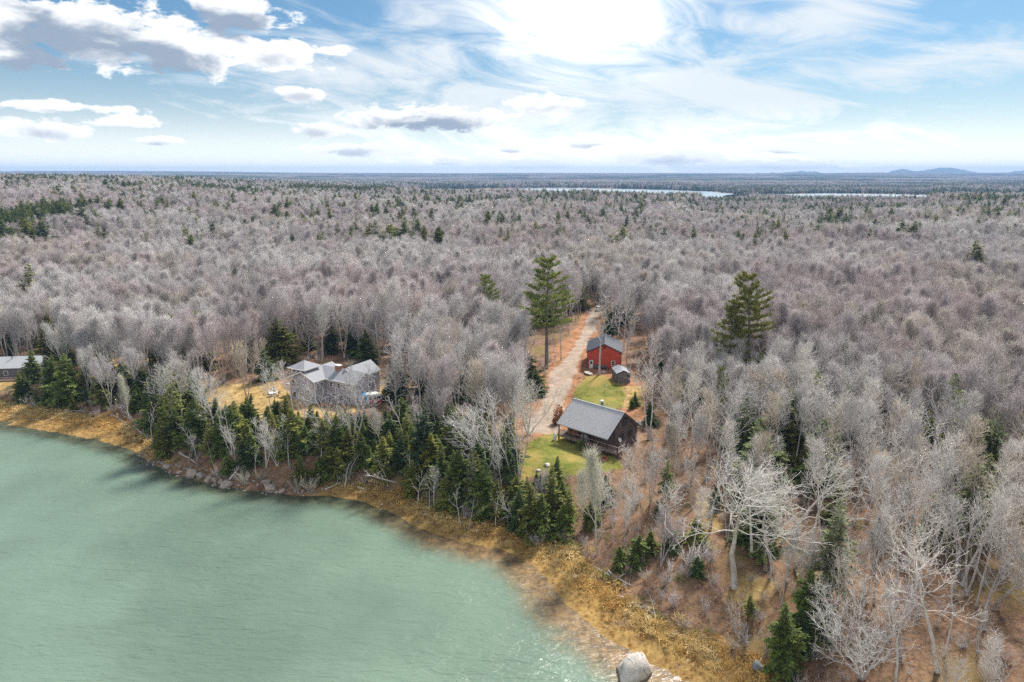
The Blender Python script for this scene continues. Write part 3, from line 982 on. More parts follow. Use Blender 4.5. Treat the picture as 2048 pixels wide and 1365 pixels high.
def pine_arrays(seed, H=25.0, crown_from=.42, wide=.19, gaps=.2):
    """White pine: whorls of long level limbs carrying upswept plumes of needles."""
    R = np.random.RandomState(seed)
    wood = Tubes()
    bend = R.normal(size=2) * .02 * H
    cx = lambda z: np.array([bend[0] * (z / H) ** 2, bend[1] * (z / H) ** 2, z])
    zs = np.linspace(-.3, H * .98, 9)
    wood.add([tuple(cx(z)) for z in zs], [H * .0165 * (1 - .93 * max(z, 0) / H) + .01 for z in zs], 8)
    B_, D_, L_, W_ = [], [], [], []

    def plume(p, out, size):
        m = 20
        base = p + R.normal(size=(m, 3)) * np.array([.20, .20, .07]) * size
        dn = R.normal(size=(m, 3)) * .55 + out * .75 + np.array([0, 0, .55])
        dn /= np.linalg.norm(dn, axis=1, keepdims=True)
        ln = R.uniform(.30, .62, m) * size
        B_.append(base), D_.append(dn), L_.append(ln), W_.append(ln * R.uniform(.22, .38, m))

    z = H * crown_from
    while z < H * .97:
        rel = (z / H - crown_from) / (1 - crown_from)
        n = R.randint(4, 7)
        a0 = R.rand() * 6.28
        prof = min(1.0, .55 + rel * 1.7) * (1 - rel) ** .62
        for k in range(n):
            if R.rand() < gaps:
                continue
            a = a0 + k * 6.283 / n + R.normal() * .25
            l = H * wide * prof * R.uniform(.6, 1.25) + .5
            e = .05 + .55 * rel + R.normal() * .07
            d = np.array([math.cos(a) * math.cos(e), math.sin(a) * math.cos(e), math.sin(e)])
            lat = np.array([-math.sin(a), math.cos(a), 0])
            p0 = cx(z + R.normal() * .15)
            tip = p0 + d * l + np.array([0, 0, .10 * l])
            wood.add([tuple(p0), tuple(p0 + d * l * .5), tuple(tip)], [.05 + .006 * l, .035, .012], 4)
            m = int(4 + l * 2.6)
            for t in np.linspace(.34, 1.0, m):
                p = p0 + d * l * t + np.array([0, 0, .10 * l * t * t])
                s_ = R.choice([-1, 1]) * R.uniform(0, .42) * l * (1.15 - t)
                plume(p + lat * s_ + np.array([0, 0, R.normal() * .05]), vnorm_np(d + lat * s_ * .5), R.uniform(.85, 1.25))
        z += R.uniform(.95, 1.5) * H / 25
    for _ in range(5):
        plume(cx(H * .97) + R.normal(size=3) * .15, np.array([0, 0, 1.0]), 1.0)
    for i in range(16):
        zz = H * R.uniform(.2, crown_from)
        a, l = R.rand() * 6.28, R.uniform(.6, 2.4)
        p = cx(zz)
        wood.add([tuple(p), tuple(p + np.array([math.cos(a), math.sin(a), .05]) * l * .6), tuple(p + np.array([math.cos(a), math.sin(a), -.1]) * l)], [.03, .02, .008], 3)
    V, q_ = kites(np.vstack(B_), np.vstack(D_), np.concatenate(L_), np.concatenate(W_), R, -.05)
    return wood.arrays(), (V, q_)


def vnorm_np(v):
    return v / (np.linalg.norm(v) + 1e-9)


class TreeKind:
    """One tree form: a trunk mesh and a crown mesh for single trees, and both joined for the far woods."""
    def __init__(self, family, style, seed, H, arrays):
        self.family, self.style, self.H = family, style, H
        (wv, wq, wt), crown = arrays
        self.trunk = mesh_from('trunk', wv, wq, wt, (BARK,), smooth=True)
        if family == 'bare':
            cv, cq, ct = crown
            self.crown = mesh_from('crown', cv, cq, ct, (TWIG,))
            self.both = (np.vstack([wv, cv]), np.vstack([wq, cq + len(wv)]), np.vstack([wt, ct + len(wv)]), (len(wq), len(cq), len(wt), len(ct)))
        else:
            cv, cq = crown
            self.crown = mesh_from('crown', cv, cq, None, (NEEDLE,))
            self.both = (np.vstack([wv, cv]), np.vstack([wq, cq + len(wv)]), wt, (len(wq), len(cq), len(wt), 0))

    def joined(self, name):
        v, q_, t, (a, b, c, d) = self.both
        mats = (BARK_WOODS, TWIG_WOODS if self.family == 'bare' else NEEDLE_WOODS)
        return mesh_from(name, v, q_, t, mats, np.r_[np.zeros(a), np.ones(b)], np.r_[np.zeros(c), np.ones(d)])


KINDS = {}
for style, seeds in (('vase', 3), ('brush', 3), ('clump', 2), ('round', 2), ('poplar', 2), ('birch', 3), ('twin_birch', 2), ('crooked', 3), ('spread', 2), ('fan', 1), ('stark', 3), ('forked', 2)):
    KINDS[style] = [TreeKind('bare', style, k, 16.0, bare_arrays(style, 100 + 7 * k + len(style))) for k in range(seeds)]
for style, seeds in (('dense', 3), ('broad', 2), ('slim', 2), ('ragged', 2), ('sparse', 2)):
    KINDS[style] = [TreeKind('spruce', style, k, SPRUCE[style]['H'], spruce_arrays(style, 200 + 5 * k + len(style))) for k in range(seeds)]
KINDS['pine'] = [TreeKind('pine', 'pine', k, 25.0, pine_arrays(300 + k, 25.0, (.40, .50, .34)[k], (.25, .21, .22)[k])) for k in range(3)]

TRI = sum(len(q_) * 2 + len(t) for ks in KINDS.values() for k in ks for q_, t in [(k.both[1], k.both[2])])
print('tree triangles', TRI, {n: [len(k.both[1]) * 2 + len(k.both[2]) for k in ks] for n, ks in KINDS.items()})

# tones: bark and twig colour of bare trees, needle colour of conifers
TONE = {'grey': (0.55, 0.52, 0.515), 'silver': (0.64, 0.615, 0.595), 'mauve': (0.55, 0.49, 0.495), 'white': (0.72, 0.68, 0.635), 'buff': (0.57, 0.50, 0.42), 'red': (0.50, 0.365, 0.335), 'lichen': (0.60, 0.585, 0.49)}
TONE_WORD = {'grey': 'grey', 'silver': 'silvery', 'mauve': 'mauve grey', 'white': 'white barked', 'buff': 'buff', 'red': 'reddish twigged', 'lichen': 'pale lichened'}
NEEDLES = {'pine': (0.20, 0.235, 0.060), 'dark': (0.092, 0.136, 0.044), 'green': (0.15, 0.20, 0.050), 'olive': (0.215, 0.230, 0.058), 'yellow': (0.21, 0.215, 0.045), 'blue': (0.075, 0.118, 0.062), 'pale': (0.21, 0.23, 0.13), 'rust': (0.42, 0.15, 0.05)}
NEEDLE_WORD = {'pine': 'bright green', 'rust': 'rusty orange', 'dark': 'dark green', 'green': 'green', 'olive': 'olive green', 'yellow': 'yellow green', 'blue': 'blue green', 'pale': 'pale lichened'}

# ------------------------------------------------------------------ buildings
RED_WALL = plain('red_siding', (0.62, 0.085, 0.05), (0.52, 0.07, 0.04), 1.5, 0.6, stretch=(6, 1, .3))
BLACK_TRIM = plain('black_trim', (0.035, 0.033, 0.032), None, 4, 0.6)
DARK_METAL = plain('dark_metal_roof', (0.105, 0.115, 0.135), (0.085, 0.092, 0.11), 1.2, 0.42, spec=0.4)
WHITE = plain('white_paint', (0.80, 0.79, 0.76), (0.72, 0.71, 0.69), 3, 0.5)
GLASS = plain('window_glass', (0.035, 0.045, 0.055), (0.02, 0.026, 0.034), 1.5, 0.06, spec=0.7)
WARM_GLASS = plain('window_with_tan_blind', (0.34, 0.24, 0.11), (0.22, 0.15, 0.07), 1.2, 0.12, spec=0.6)
GREY_PANEL = plain('grey_shed_siding', (0.20, 0.175, 0.178), (0.165, 0.145, 0.147), 2.5, 0.7, stretch=(8, 1, .3))
SHED_ROOF = plain('grey_shingles_pale', (0.36, 0.39, 0.405), (0.27, 0.29, 0.305), 7, 0.9, 0.3)
CABIN_ROOF = plain('grey_shingles', (0.50, 0.495, 0.505), (0.40, 0.395, 0.405), 4, 0.9, 0.4, stretch=(1, 2.2, 2.2))
LOG = plain('dark_logs', (0.185, 0.132, 0.118), (0.115, 0.082, 0.074), 2.0, 0.7, 0.3, stretch=(.4, .4, 6))
DARK_WOOD = plain('stained_timber', (0.10, 0.055, 0.045), (0.06, 0.034, 0.03), 3, 0.7)
DECK_WOOD = plain('weathered_deck', (0.27, 0.20, 0.175), (0.17, 0.125, 0.11), 3, 0.8, 0.3, stretch=(.4, 5, 1))
RAIL_WOOD = plain('rail_timber', (0.40, 0.29, 0.24), (0.28, 0.19, 0.15), 3, 0.75)
STEEL = plain('stove_pipe_steel', (0.17, 0.18, 0.19), None, 4, 0.4, metallic=0.6)
LAVENDER = plain('grey_violet_shingle_siding', (0.44, 0.405, 0.455), (0.385, 0.352, 0.395), 0.8, 0.85, 0.2, stretch=(1, 1, 5))
HOUSE_ROOF = plain('slate_grey_shingles', (0.33, 0.335, 0.36), (0.265, 0.27, 0.29), 1.5, 0.9, 0.35, stretch=(1, 2, 2))
BRICK_M = plain('old_brick', (0.36, 0.20, 0.15), (0.26, 0.14, 0.10), 6, 0.9, 0.3)
PALE_ROOF = plain('pale_grey_shingles', (0.50, 0.51, 0.53), (0.40, 0.41, 0.43), 5, 0.9, 0.35)
BLUE = plain('blue_paint', (0.06, 0.27, 0.55), (0.05, 0.22, 0.47), 2, 0.35, spec=0.5)
RED = plain('red_paint', (0.55, 0.05, 0.05), (0.46, 0.04, 0.04), 2, 0.35, spec=0.5)
RUBBER = plain('rubber', (0.03, 0.03, 0.03), None, 6, 0.8)
ORANGE = plain('orange_plastic', (0.62, 0.13, 0.045), (0.52, 0.10, 0.035), 2, 0.4)
ORANGE_WOOD = plain('orange_stained_wood', (0.50, 0.20, 0.07), (0.38, 0.14, 0.05), 3, 0.6)
GREY_COVER = plain('grey_cloth_cover', (0.42, 0.43, 0.44), (0.33, 0.34, 0.35), 3, 0.85)
CHAIR_GREY = plain('grey_chair_plastic', (0.16, 0.145, 0.15), None, 3, 0.6)
STONE = plain('pink_granite', (0.45, 0.37, 0.315), (0.24, 0.19, 0.16), 1.6, 0.9, 0.6)
STONE_GREY = plain('grey_granite', (0.34, 0.35, 0.36), (0.20, 0.21, 0.22), 1.8, 0.9, 0.6)
STONE_PALE = None


def make_pale_stone():
    m, nt = material('pale_granite')
    co = nt.n('ShaderNodeTexCoord').outputs['Object']
    n1, n2 = nt.noise(co, 0.9, 5, 0.65), nt.noise(co, 7.0, 4, 0.7)
    c = nt.mix(nt.smooth(nt.math('ADD', nt.math('MULTIPLY', n1, 0.5), nt.math('MULTIPLY', n2, 0.5)), 0.36, 0.62), (0.40, 0.35, 0.30), (0.68, 0.63, 0.57))
    c = nt.mix(nt.smooth(nt.noise(co, 1.7, 4, 0.7), 0.60, 0.66, 0.0, 0.75), c, (0.50, 0.29, 0.12))
    crack = nt.n('ShaderNodeTexVoronoi', {'Vector': nt.n('ShaderNodeMapping', {'Vector': co, 'Rotation': (0.4, 0.7, 0.2), 'Scale': (1.0, 0.45, 0.7)}).outputs[0], 'Scale': 0.36, 'Randomness': 1.0}, feature='DISTANCE_TO_EDGE').outputs[0]
    crack = nt.math('ADD', crack, nt.math('MULTIPLY', nt.math('SUBTRACT', n2, 0.5), 0.10))
    c = nt.mix(nt.math('MULTIPLY', nt.smooth(crack, 0.035, 0.005, 0.0, 0.8), nt.smooth(nt.noise(co, 0.5, 2, 0.5), 0.50, 0.58)), c, (0.12, 0.10, 0.085))
    wet = nt.smooth(nt.n('ShaderNodeSeparateXYZ', {0: nt.n('ShaderNodeNewGeometry').outputs['Position']}).outputs[2], 0.55, 0.25)
    c = nt.mix(nt.math('MULTIPLY', wet, 0.8), c, (0.13, 0.10, 0.06))
    finish(nt, c, 0.9, nt.math('ADD', n2, nt.math('MULTIPLY', n1, 1.5)), 0.8, 0.08)
    return m


STONE_PALE = make_pale_stone()
DRIFT = plain('bleached_driftwood', (0.56, 0.52, 0.47), (0.36, 0.32, 0.28), 2.5, 0.9, 0.4, stretch=(.6, 3, 3))
ROT = plain('rotten_log', (0.34, 0.25, 0.19), (0.17, 0.12, 0.09), 2.5, 0.9, 0.5)
LANDMARK = {}


def window(parent, u0, u1, z0, z1, w, axis='y', sgn=-1, glass=None, frame=WHITE, bars=1, label=None):
    """A window on a wall at local plane w; sgn is the way the wall faces."""
    fr, t, d = Shape(), .13, .09 * sgn
    def bx(sh, a0, a1, b0, b1, e0, e1):
        lo, hi = min(e0, e1), max(e0, e1)
        sh.box(a0, a1, lo, hi, b0, b1) if axis == 'y' else sh.box(lo, hi, a0, a1, b0, b1)
    bx(fr, u0, u0 + t, z0, z1, w, w + d), bx(fr, u1 - t, u1, z0, z1, w, w + d)
    bx(fr, u0 + t, u1 - t, z0, z0 + t, w, w + d), bx(fr, u0 + t, u1 - t, z1 - t, z1, w, w + d)
    if bars:
        zm = (z0 + z1) / 2
        bx(fr, u0 + t, u1 - t, zm - .03, zm + .03, w + .02 * sgn, w + .07 * sgn)
    f = fr.build('window', frame, parent)
    pn = Shape()
    bx(pn, u0 + t, u1 - t, z0 + t, z1 - t, w + .006 * sgn, w + .03 * sgn)
    pn.build('pane', glass or GLASS, f)
    return f


def gable_roof(sh, u0, u1, w0, wr, w1, ze0, zr, ze1, t=.16):
    """Two sloping slabs with a ridge along u."""
    sh.prism([(w0, ze0), (wr, zr), (wr, zr - t), (w0, ze0 - t)], 'x', u0, u1)
    sh.prism([(wr + .003, zr), (w1, ze1), (w1, ze1 - t), (wr + .003, zr - t)], 'x', u0, u1)
    return sh


def gable_roof_y(sh, w0, w1, u0, ur, u1, ze, zr, t=.16):
    sh.prism([(u0, ze), (ur, zr), (ur, zr - t), (u0, ze - t)], 'y', w0, w1)
    sh.prism([(ur + .003, zr), (u1, ze), (u1, ze - t), (ur + .003, zr - t)], 'y', w0, w1)
    return sh


# --- red garage
GAR = dict(o=(18.77, 167.11, 7.0), rz=math.radians(-8.1), W=9.14, Dp=11.62)
g = thing('red_garage', 'red gabled garage with dark metal roof and white door, beside the drive', 'garage', GAR['o'], GAR['rz'])
LANDMARK['the red garage'] = (23, 172)
W_, Dp = GAR['W'], GAR['Dp']
z_e, z_r, ov = 4.31, 6.49, .30
wl = Shape()
wl.prism([(ov, -.8), (W_ - ov, -.8), (W_ - ov, z_e - .02), (W_ / 2, z_r - .22), (ov, z_e - .02)], 'y', ov, Dp - ov)
wl.build('wall', RED_WALL, g)
rf = gable_roof_y(Shape(), 0, Dp, 0, W_ / 2, W_, z_e - .06, z_r, .15).build('roof', DARK_METAL, g)
seams = Shape()
for k in range(1, 20):
    v = Dp * k / 20
    for a, b in ((0, W_ / 2), (W_, W_ / 2)):
        seams.bar((a, v, z_e - .05), (b, v, z_r + .01), .022, 4)
o = seams.build('roof_seam', DARK_METAL, rf)
o['kind'] = 'stuff'
tr = Shape()
tr.prism([(-.02, z_e - .24), (-.02, z_e + .02), (W_ / 2, z_r + .03), (W_ / 2, z_r - .25)], 'y', -.06, 0)
tr.prism([(W_ + .02, z_e - .24), (W_ / 2 + .003, z_r - .25), (W_ / 2 + .003, z_r + .03), (W_ + .02, z_e + .02)], 'y', -.06, 0)
tr.build('rake_trim', BLACK_TRIM, g)
for u in (ov - .04, W_ - ov - .12):
    Shape().box(u, u + .16, ov - .05, ov + .10, -.6, z_e - .15).build('corner_trim', BLACK_TRIM, g)
d = Shape().box(.86, 1.84, ov - .07, ov + .02, 0, 2.10).build('door', WHITE, g)
Shape().box(1.10, 1.58, ov - .085, ov - .071, 1.12, 1.86).build('pane', GLASS, d)
Shape().box(.78, .86, ov - .05, ov + .03, -.05, 2.18).box(1.84, 1.92, ov - .05, ov + .03, -.05, 2.18).box(.86, 1.84, ov - .05, ov + .03, 2.10, 2.18).build('door_frame', BLACK_TRIM, g)
window(g, 6.36, 7.36, .85, 2.15, ov, bars=1)
Shape().box(W_ / 2 - .28, W_ / 2 + .28, ov - .05, ov + .05, z_r - 1.25, z_r - .72).build('gable_vent', BLACK_TRIM, g)


def local_to_world(fr, u, w, z=0):
    c, s_ = math.cos(fr['rz']), math.sin(fr['rz'])
    return fr['o'][0] + c * u - s_ * w, fr['o'][1] + s_ * u + c * w, fr['o'][2] + z


def garden_chair(loc, rz, mat, label, group, sc=1.0):
    t = thing('garden_chair', label, 'chair', loc, rz, group)
    t.scale = (sc, sc, sc)
    se = Shape()
    for k in range(4):
        se.box(-.27, .27, -.28 + k * .14, -.17 + k * .14, .34 - k * .03, .37 - k * .03)
    se.build('seat', mat, t)
    bk = Shape()
    for k in range(5):
        bk.prism([(.24, .30), (.27, .30), (.50, 1.02 - abs(k - 2) * .05), (.47, 1.02 - abs(k - 2) * .05)], 'x', -.27 + k * .11, -.17 + k * .11)
    bk.build('backrest', mat, t)
    for sx in (-1, 1):
        Shape().box(sx * .33 - .06, sx * .33 + .06, -.34, .34, .55, .58).build('armrest', mat, t)
        Shape().box(sx * .30 - .035, sx * .30 + .035, -.32, -.25, 0, .55).build('leg', mat, t)
        Shape().prism([(.20, 0), (.28, 0), (.32, .55), (.25, .55)], 'x', sx * .30 - .035, sx * .30 + .035).build('leg', mat, t)
    return t


for u, lab in ((2.3, 'grey lawn chair next to the white garage door'), (2.98, 'grey lawn chair, second from the white garage door'),
               (3.62, 'grey lawn chair behind the trunk in front of the garage'), (4.25, 'grey lawn chair just past the trunk before the garage'), (5.02, 'grey lawn chair nearest the garage window')):
    garden_chair(local_to_world(GAR, u, -.35), GAR['rz'], CHAIR_GREY, lab, 'grey chairs along the garage wall', 1.05)

# --- small dark shed
SHD = dict(o=(24.6, 153.97, 7.0), rz=math.radians(4.93))
g = thing('garden_shed', 'small dark grey shed with pale grey gable roof below the red garage', 'shed', SHD['o'], SHD['rz'])
LANDMARK['the small grey shed'] = (26.2, 156.5)
W2, D2, e2, r2_, ov = 3.37, 5.30, 2.44, 3.15, .12
wl = Shape().prism([(ov, -.05), (W2 - ov, -.05), (W2 - ov, e2 - .05), (W2 / 2, r2_ - .18), (ov, e2 - .05)], 'y', ov, D2 - ov).build('wall', GREY_PANEL, g)
bt = Shape()
for k in range(9):
    u = ov + .18 + k * (W2 - 2 * ov - .36) / 8
    bt.box(u - .02, u + .02, ov - .02, ov + .01, 0, e2 - .1)
for k in range(13):
    v = ov + .2 + k * (D2 - 2 * ov - .4) / 12
    bt.box(ov - .02, ov + .01, v - .02, v + .02, 0, e2 - .12)
o = bt.build('batten', GREY_PANEL, wl)
o['kind'] = 'stuff'
gable_roof_y(Shape(), 0, D2, 0, W2 / 2, W2, e2 - .04, r2_, .12).build('roof', SHED_ROOF, g)
tr = Shape()
tr.prism([(-.02, e2 - .2), (-.02, e2 - .02), (W2 / 2, r2_ + .01), (W2 / 2, r2_ - .17)], 'y', -.05, 0)
tr.prism([(W2 + .02, e2 - .2), (W2 / 2 + .003, r2_ - .17), (W2 / 2 + .003, r2_ + .01), (W2 + .02, e2 - .02)], 'y', -.05, 0)
tr.build('rake_trim', BLACK_TRIM, g)
for u in (ov - .04, W2 - ov - .06):
    Shape().box(u, u + .10, ov - .04, ov + .06, -.05, e2 - .12).build('corner_trim', BLACK_TRIM, g)
Shape().box(2.55, 2.95, ov - .035, ov + .01, 1.55, 2.15).build('window', GLASS, g)
for k, u in enumerate((.5, 1.6, 2.7)):
    Shape().box(u, u + .35, .2, .55, -.7, -.06).build('footing', STONE_GREY, g)
Shape().box(.15, W2 - .15, .62, D2 - .3, -.8, -.07).build('skid', BLACK_TRIM, g)

# --- cabin
CAB = dict(o=(8.42, 121.88, 5.8), rz=math.radians(-43.45))
g = thing('log_cabin', 'dark log cabin with long grey shingle roof and front porch above the lawn', 'cabin', CAB['o'], CAB['rz'])
LANDMARK['the log cabin'] = (15.5, 120)
L_, ze, zr, wr, wb = 11.92, 3.40, 7.10, 4.99, 10.5
zb = zr - (zr - ze) / wr * (wb - wr)
sl = (zr - ze) / wr
wall_w = 2.7
body = Shape().prism([(wall_w, -2.4), (wb - .5, -2.4), (wb - .5, zb + .5 * sl - .2), (wr, zr - .2), (wall_w, ze + sl * wall_w - .2)], 'x', .55, L_ - .55)
wl = body.build('wall', LOG, g)
for k in range(18):                                             # courses of round logs on the gable end
    z = -1.6 + k * .42
    half = min(wb - .5 - wr, (zr - .35 - z) / sl)
    a, b = max(wall_w, wr - (zr - .35 - z) / sl), wr + half
    if b - a > .4:
        Shape().bar((L_ - .56, a, z), (L_ - .56, b, z), .215, 6).build('log', LOG, g)
rf = gable_roof(Shape(), 0, L_, 0, wr, wb, ze, zr, zb, .2).build('roof', CABIN_ROOF, g)
rows = Shape()
for k in range(1, 22):
    for (wa, za, wz, zz) in ((0, ze, wr, zr), (wb, zb, wr, zr)):
        t = k / 22
        w0, z0 = wa + (wz - wa) * t, za + (zz - za) * t
        rows.bar((.01, w0, z0 + .002), (L_ - .01, w0, z0 + .002), .016, 3)
o = rows.build('shingle_course', CABIN_ROOF, rf)
o['kind'] = 'stuff'
Shape().box(.02, L_ - .02, wr - .16, wr + .16, zr - .02, zr + .05).build('ridge_cap', SHED_ROOF, rf)
for x in (-.05, L_):
    fs = Shape()
    fs.prism([(-.05, ze - .26), (-.05, ze + .01), (wr, zr + .01), (wr, zr - .26)], 'x', x, x + .05)
    fs.prism([(wb + .05, zb - .26), (wr + .003, zr - .26), (wr + .003, zr + .01), (wb + .05, zb + .01)], 'x', x, x + .05)
    fs.build('fascia', BLACK_TRIM, g)
Lx = 13.9
dk = Shape().box(.1, Lx, .22, wall_w - .01, 1.14, 1.24).build('deck', DECK_WOOD, g)
Shape().box(.1, Lx, .12, .215, .88, 1.22).build('deck_skirt', DECK_WOOD, dk)
for u in (.35, 3.2, 6.1, 9.0, 11.5):
    Shape().box(u - .09, u + .09, .28, .46, 1.24, ze + .1).build('porch_post', DARK_WOOD, g)
for u in (.35, 3.2, 6.1, 9.0, 11.5, 13.7):
    Shape().box(u - .1, u + .1, .27, .47, -2.6, .88).build('deck_pier', DARK_WOOD, g)
Shape().box(13.62, 13.8, .28, .46, 1.24, 2.25).build('rail_post', DARK_WOOD, g)
Shape().box(.1, Lx, .30, .44, 2.16, 2.24).build('top_rail', RAIL_WOOD, g)
Shape().box(.1, Lx, .33, .40, 1.36, 1.42).build('bottom_rail', RAIL_WOOD, g)
Shape().box(Lx - .14, Lx, .44, wall_w, 2.16, 2.24).build('top_rail', RAIL_WOOD, g)
for k in range(66):
    u = .5 + k * (Lx - .7) / 65
    if min(abs(u - p) for p in (.35, 3.2, 6.1, 9.0, 11.5, 13.7)) > .14:
        Shape().box(u - .018, u + .018, .35, .38, 1.42, 2.16).build('baluster', DARK_WOOD, g)
d = Shape().box(5.2, 6.2, wall_w - .07, wall_w, 1.24, 3.25).build('door', DARK_WOOD, g)
Shape().box(5.4, 6.0, wall_w - .085, wall_w - .071, 2.2, 3.05).build('pane', GLASS, d)
for u in (3.3, 7.2, 9.2):
    window(g, u, u + 1.2, 2.1, 3.4, wall_w, glass=GLASS, frame=DARK_WOOD)
for v, z in ((4.2, 1.7), (6.8, 1.7), (5.0, 4.4)):
    window(g, v, v + 1.15, z, z + 1.35, L_ - .34, axis='x', sgn=1, frame=DARK_WOOD)
ch = Shape().lathe([(.27, 0), (.27, 1.9)], 12, (5.6, 6.6, zr - 1.6)).build('chimney', STEEL, g)
Shape().lathe([(.30, 0), (.36, .03), (.36, .10), (.12, .26)], 12, (5.6, 6.6, zr + .34)).build('chimney_cap', WHITE, ch)
for u, lab in ((1.95, 'white oval hoop on the porch wall by the corner post'), (2.75, 'white oval hoop on the porch wall farther from the corner')):
    r_ = thing('wall_hoop', lab, 'hoop', local_to_world(CAB, u, wall_w - .05, 2.95), CAB['rz'], 'white hoops on the porch wall')
    sh, n = Shape(), 16
    for i in range(n):
        a, b = 2 * math.pi * i / n, 2 * math.pi * (i + 1) / n
        sh.bar((.24 * math.cos(a), 0, .38 * math.sin(a)), (.24 * math.cos(b), 0, .38 * math.sin(b)), .055, 6)
    sh.build('rim', WHITE, r_)
t = thing('porch_bench', 'orange slatted bench behind the cabin porch rail', 'bench', local_to_world(CAB, 2.9, 1.1, 1.24), CAB['rz'])
se, bk = Shape(), Shape()
for k in range(4):
    se.box(-1.1, 1.1, -.3 + k * .16, -.18 + k * .16, .42, .46)
for k in range(12):
    bk.box(-1.08 + k * .19, -.98 + k * .19, .34, .38, .46, 1.05)
bk.box(-1.1, 1.1, .33, .39, 1.05, 1.12)
se.build('seat', ORANGE_WOOD, t), bk.build('backrest', ORANGE_WOOD, t)
for sx in (-1, 1):
    for y_ in (-.25, .3):
        Shape().box(sx * 1.05 - .04, sx * 1.05 + .04, y_ - .04, y_ + .04, 0, .42).build('leg', ORANGE_WOOD, t)
t = thing('covered_grill', 'grill under a light grey cover on the cabin porch', 'grill', local_to_world(CAB, 6.0, .95, 1.24), CAB['rz'])
Shape().poly([(-.72, -.34, .05), (.72, -.34, .05), (.72, .34, .05), (-.72, .34, .05), (-.66, -.30, .95), (.66, -.30, .95), (.66, .30, .95), (-.66, .30, .95),
              (-.42, -.20, 1.28), (.42, -.20, 1.28), (.42, .22, 1.28), (-.42, .22, 1.28)],
             [(0, 3, 2, 1), (0, 1, 5, 4), (1, 2, 6, 5), (2, 3, 7, 6), (3, 0, 4, 7), (4, 5, 9, 8), (5, 6, 10, 9), (6, 7, 11, 10), (7, 4, 8, 11), (8, 9, 10, 11)]).build('cover', GREY_COVER, t)
for sx in (-.6, .6):
    Shape().box(sx - .04, sx + .04, -.2, .2, 0, .05).build('foot', RUBBER, t)
t = thing('satellite_dish', 'white satellite dish on the cabin gable wall', 'dish', local_to_world(CAB, L_ - .3, 3.4, 2.2), CAB['rz'])
Shape().lathe([(.05, -.06), (.30, 0), (.42, .10), (.44, .10)], 16).build('reflector', WHITE, t, rot=(math.radians(60), 0, math.radians(90)), loc=(.45, 0, .1))
Shape().bar((0, 0, 0), (.42, 0, .08), .03).build('bracket', STEEL, t)
x, y, z = ground_at(1109.5, 880)
t = thing('propane_tank', 'white upright propane tank at the corner of the cabin porch', 'tank', (x, y, z))
Shape().lathe([(.30, 0), (.33, .08), (.33, 1.05), (.26, 1.24), (.12, 1.32)], 16).build('cylinder', WHITE, t, True)
Shape().lathe([(.13, 1.30), (.15, 1.34), (.15, 1.50), (.11, 1.56)], 12).build('valve_cap', WHITE, t, True)
x, y, z = ground_at(1210.5, 781)
t = thing('vent_pipe', 'white hooked vent pipe standing on the lawn below the shed', 'pipe', (x, y, z))
Shape().bar((0, 0, -.1), (.12, 0, 1.05), .075).bar((.12, 0, 1.03), (.42, 0, 1.12), .075).build('pipe', WHITE, t)
Shape().lathe([(.12, -.1), (.12, .06)], 10).build('collar', STEEL, t)


def kayak(px, py, rz, label, L=2.6, mat=ORANGE):
    x, y, z = ground_at(px, py)
    t = thing('kayak', label, 'kayak', (x, y, z + .02), rz)
    n, pts, f = 12, [], []
    for i in range(n + 1):
        s_ = i / n * 2 - 1
        wd = .36 * (1 - abs(s_) ** 2.2) + .015
        rise = .16 * abs(s_) ** 3
        for yy, zz in ((-wd * .55, .0), (-wd, .16), (-wd * .5, .30), (wd * .5, .30), (wd, .16), (wd * .55, .0)):
            pts.append((s_ * L / 2, yy, zz + rise))
    for i in range(n):
        f += [(i * 6 + k, i * 6 + (k + 1) % 6, (i + 1) * 6 + (k + 1) % 6, (i + 1) * 6 + k) for k in range(6)]
    f += [tuple(range(5, -1, -1)), tuple(n * 6 + k for k in range(6))]
    Shape().poly(pts, f).build('hull', mat, t, True)
    Shape().lathe([(.26, .29), (.29, .33), (.24, .35), (.22, .31)], 14).build('cockpit_rim', RUBBER, t)


kayak(1208, 921, 1.1, 'red kayak lying on the grass below the cabin deck', 2.4, RED)
kayak(649, 812, .15, 'orange kayak on the grass by the grey violet house', 2.2, ORANGE)

# --- grey violet house
HSE = dict(o=(-50.6, 147.4, 5.5), rz=math.radians(-29.5))
g = thing('grey_house', 'grey violet two storey house with white trim and a cupola', 'house', HSE['o'], HSE['rz'])
LANDMARK['the grey violet house'] = (-41, 149)
ez, rz_ = 5.10, 6.95
# left wing, main range, rear wing: body heights differ a little so that no faces coincide
wl = Shape()
wl.prism([(.35, -.9), (8.0, -.9), (8.0, ez - .05), (4.2, rz_ - .22), (.35, ez - .05)], 'y', .35, 9.6)
wl.prism([(3.55, -.9), (9.75, -.9), (9.75, ez - .06), (6.6, rz_ - .25), (3.55, ez - .06)], 'x', 5.0, 16.9)
wl.prism([(9.2, -.9), (14.6, -.9), (14.6, ez + .2), (11.9, rz_ + .25), (9.2, ez + .2)], 'y', 6.0, 14.2)
wl.build('wall', LAVENDER, g)
rf = Shape()
gable_roof_y(rf, 0, 9.9, 0, 4.2, 8.35, ez - .02, rz_, .14)
gable_roof(rf, 4.3, 17.2, 3.2, 6.6, 10.1, ez - .03, rz_ - .012, ez - .03, .14)
gable_roof_y(rf, 6.62, 14.5, 8.8, 11.9, 15.0, ez + .15, rz_ + .42, .14)
roof = rf.build('roof', HOUSE_ROOF, g)
tr = Shape()
for a, b in ((0, 4.2), (8.35, 4.2)):
    p = [(a, ez - .30), (a, ez), (b, rz_ + .03), (b, rz_ - .27)]
    tr.prism(p if a == 0 else p[::-1], 'y', -.06, -.002)
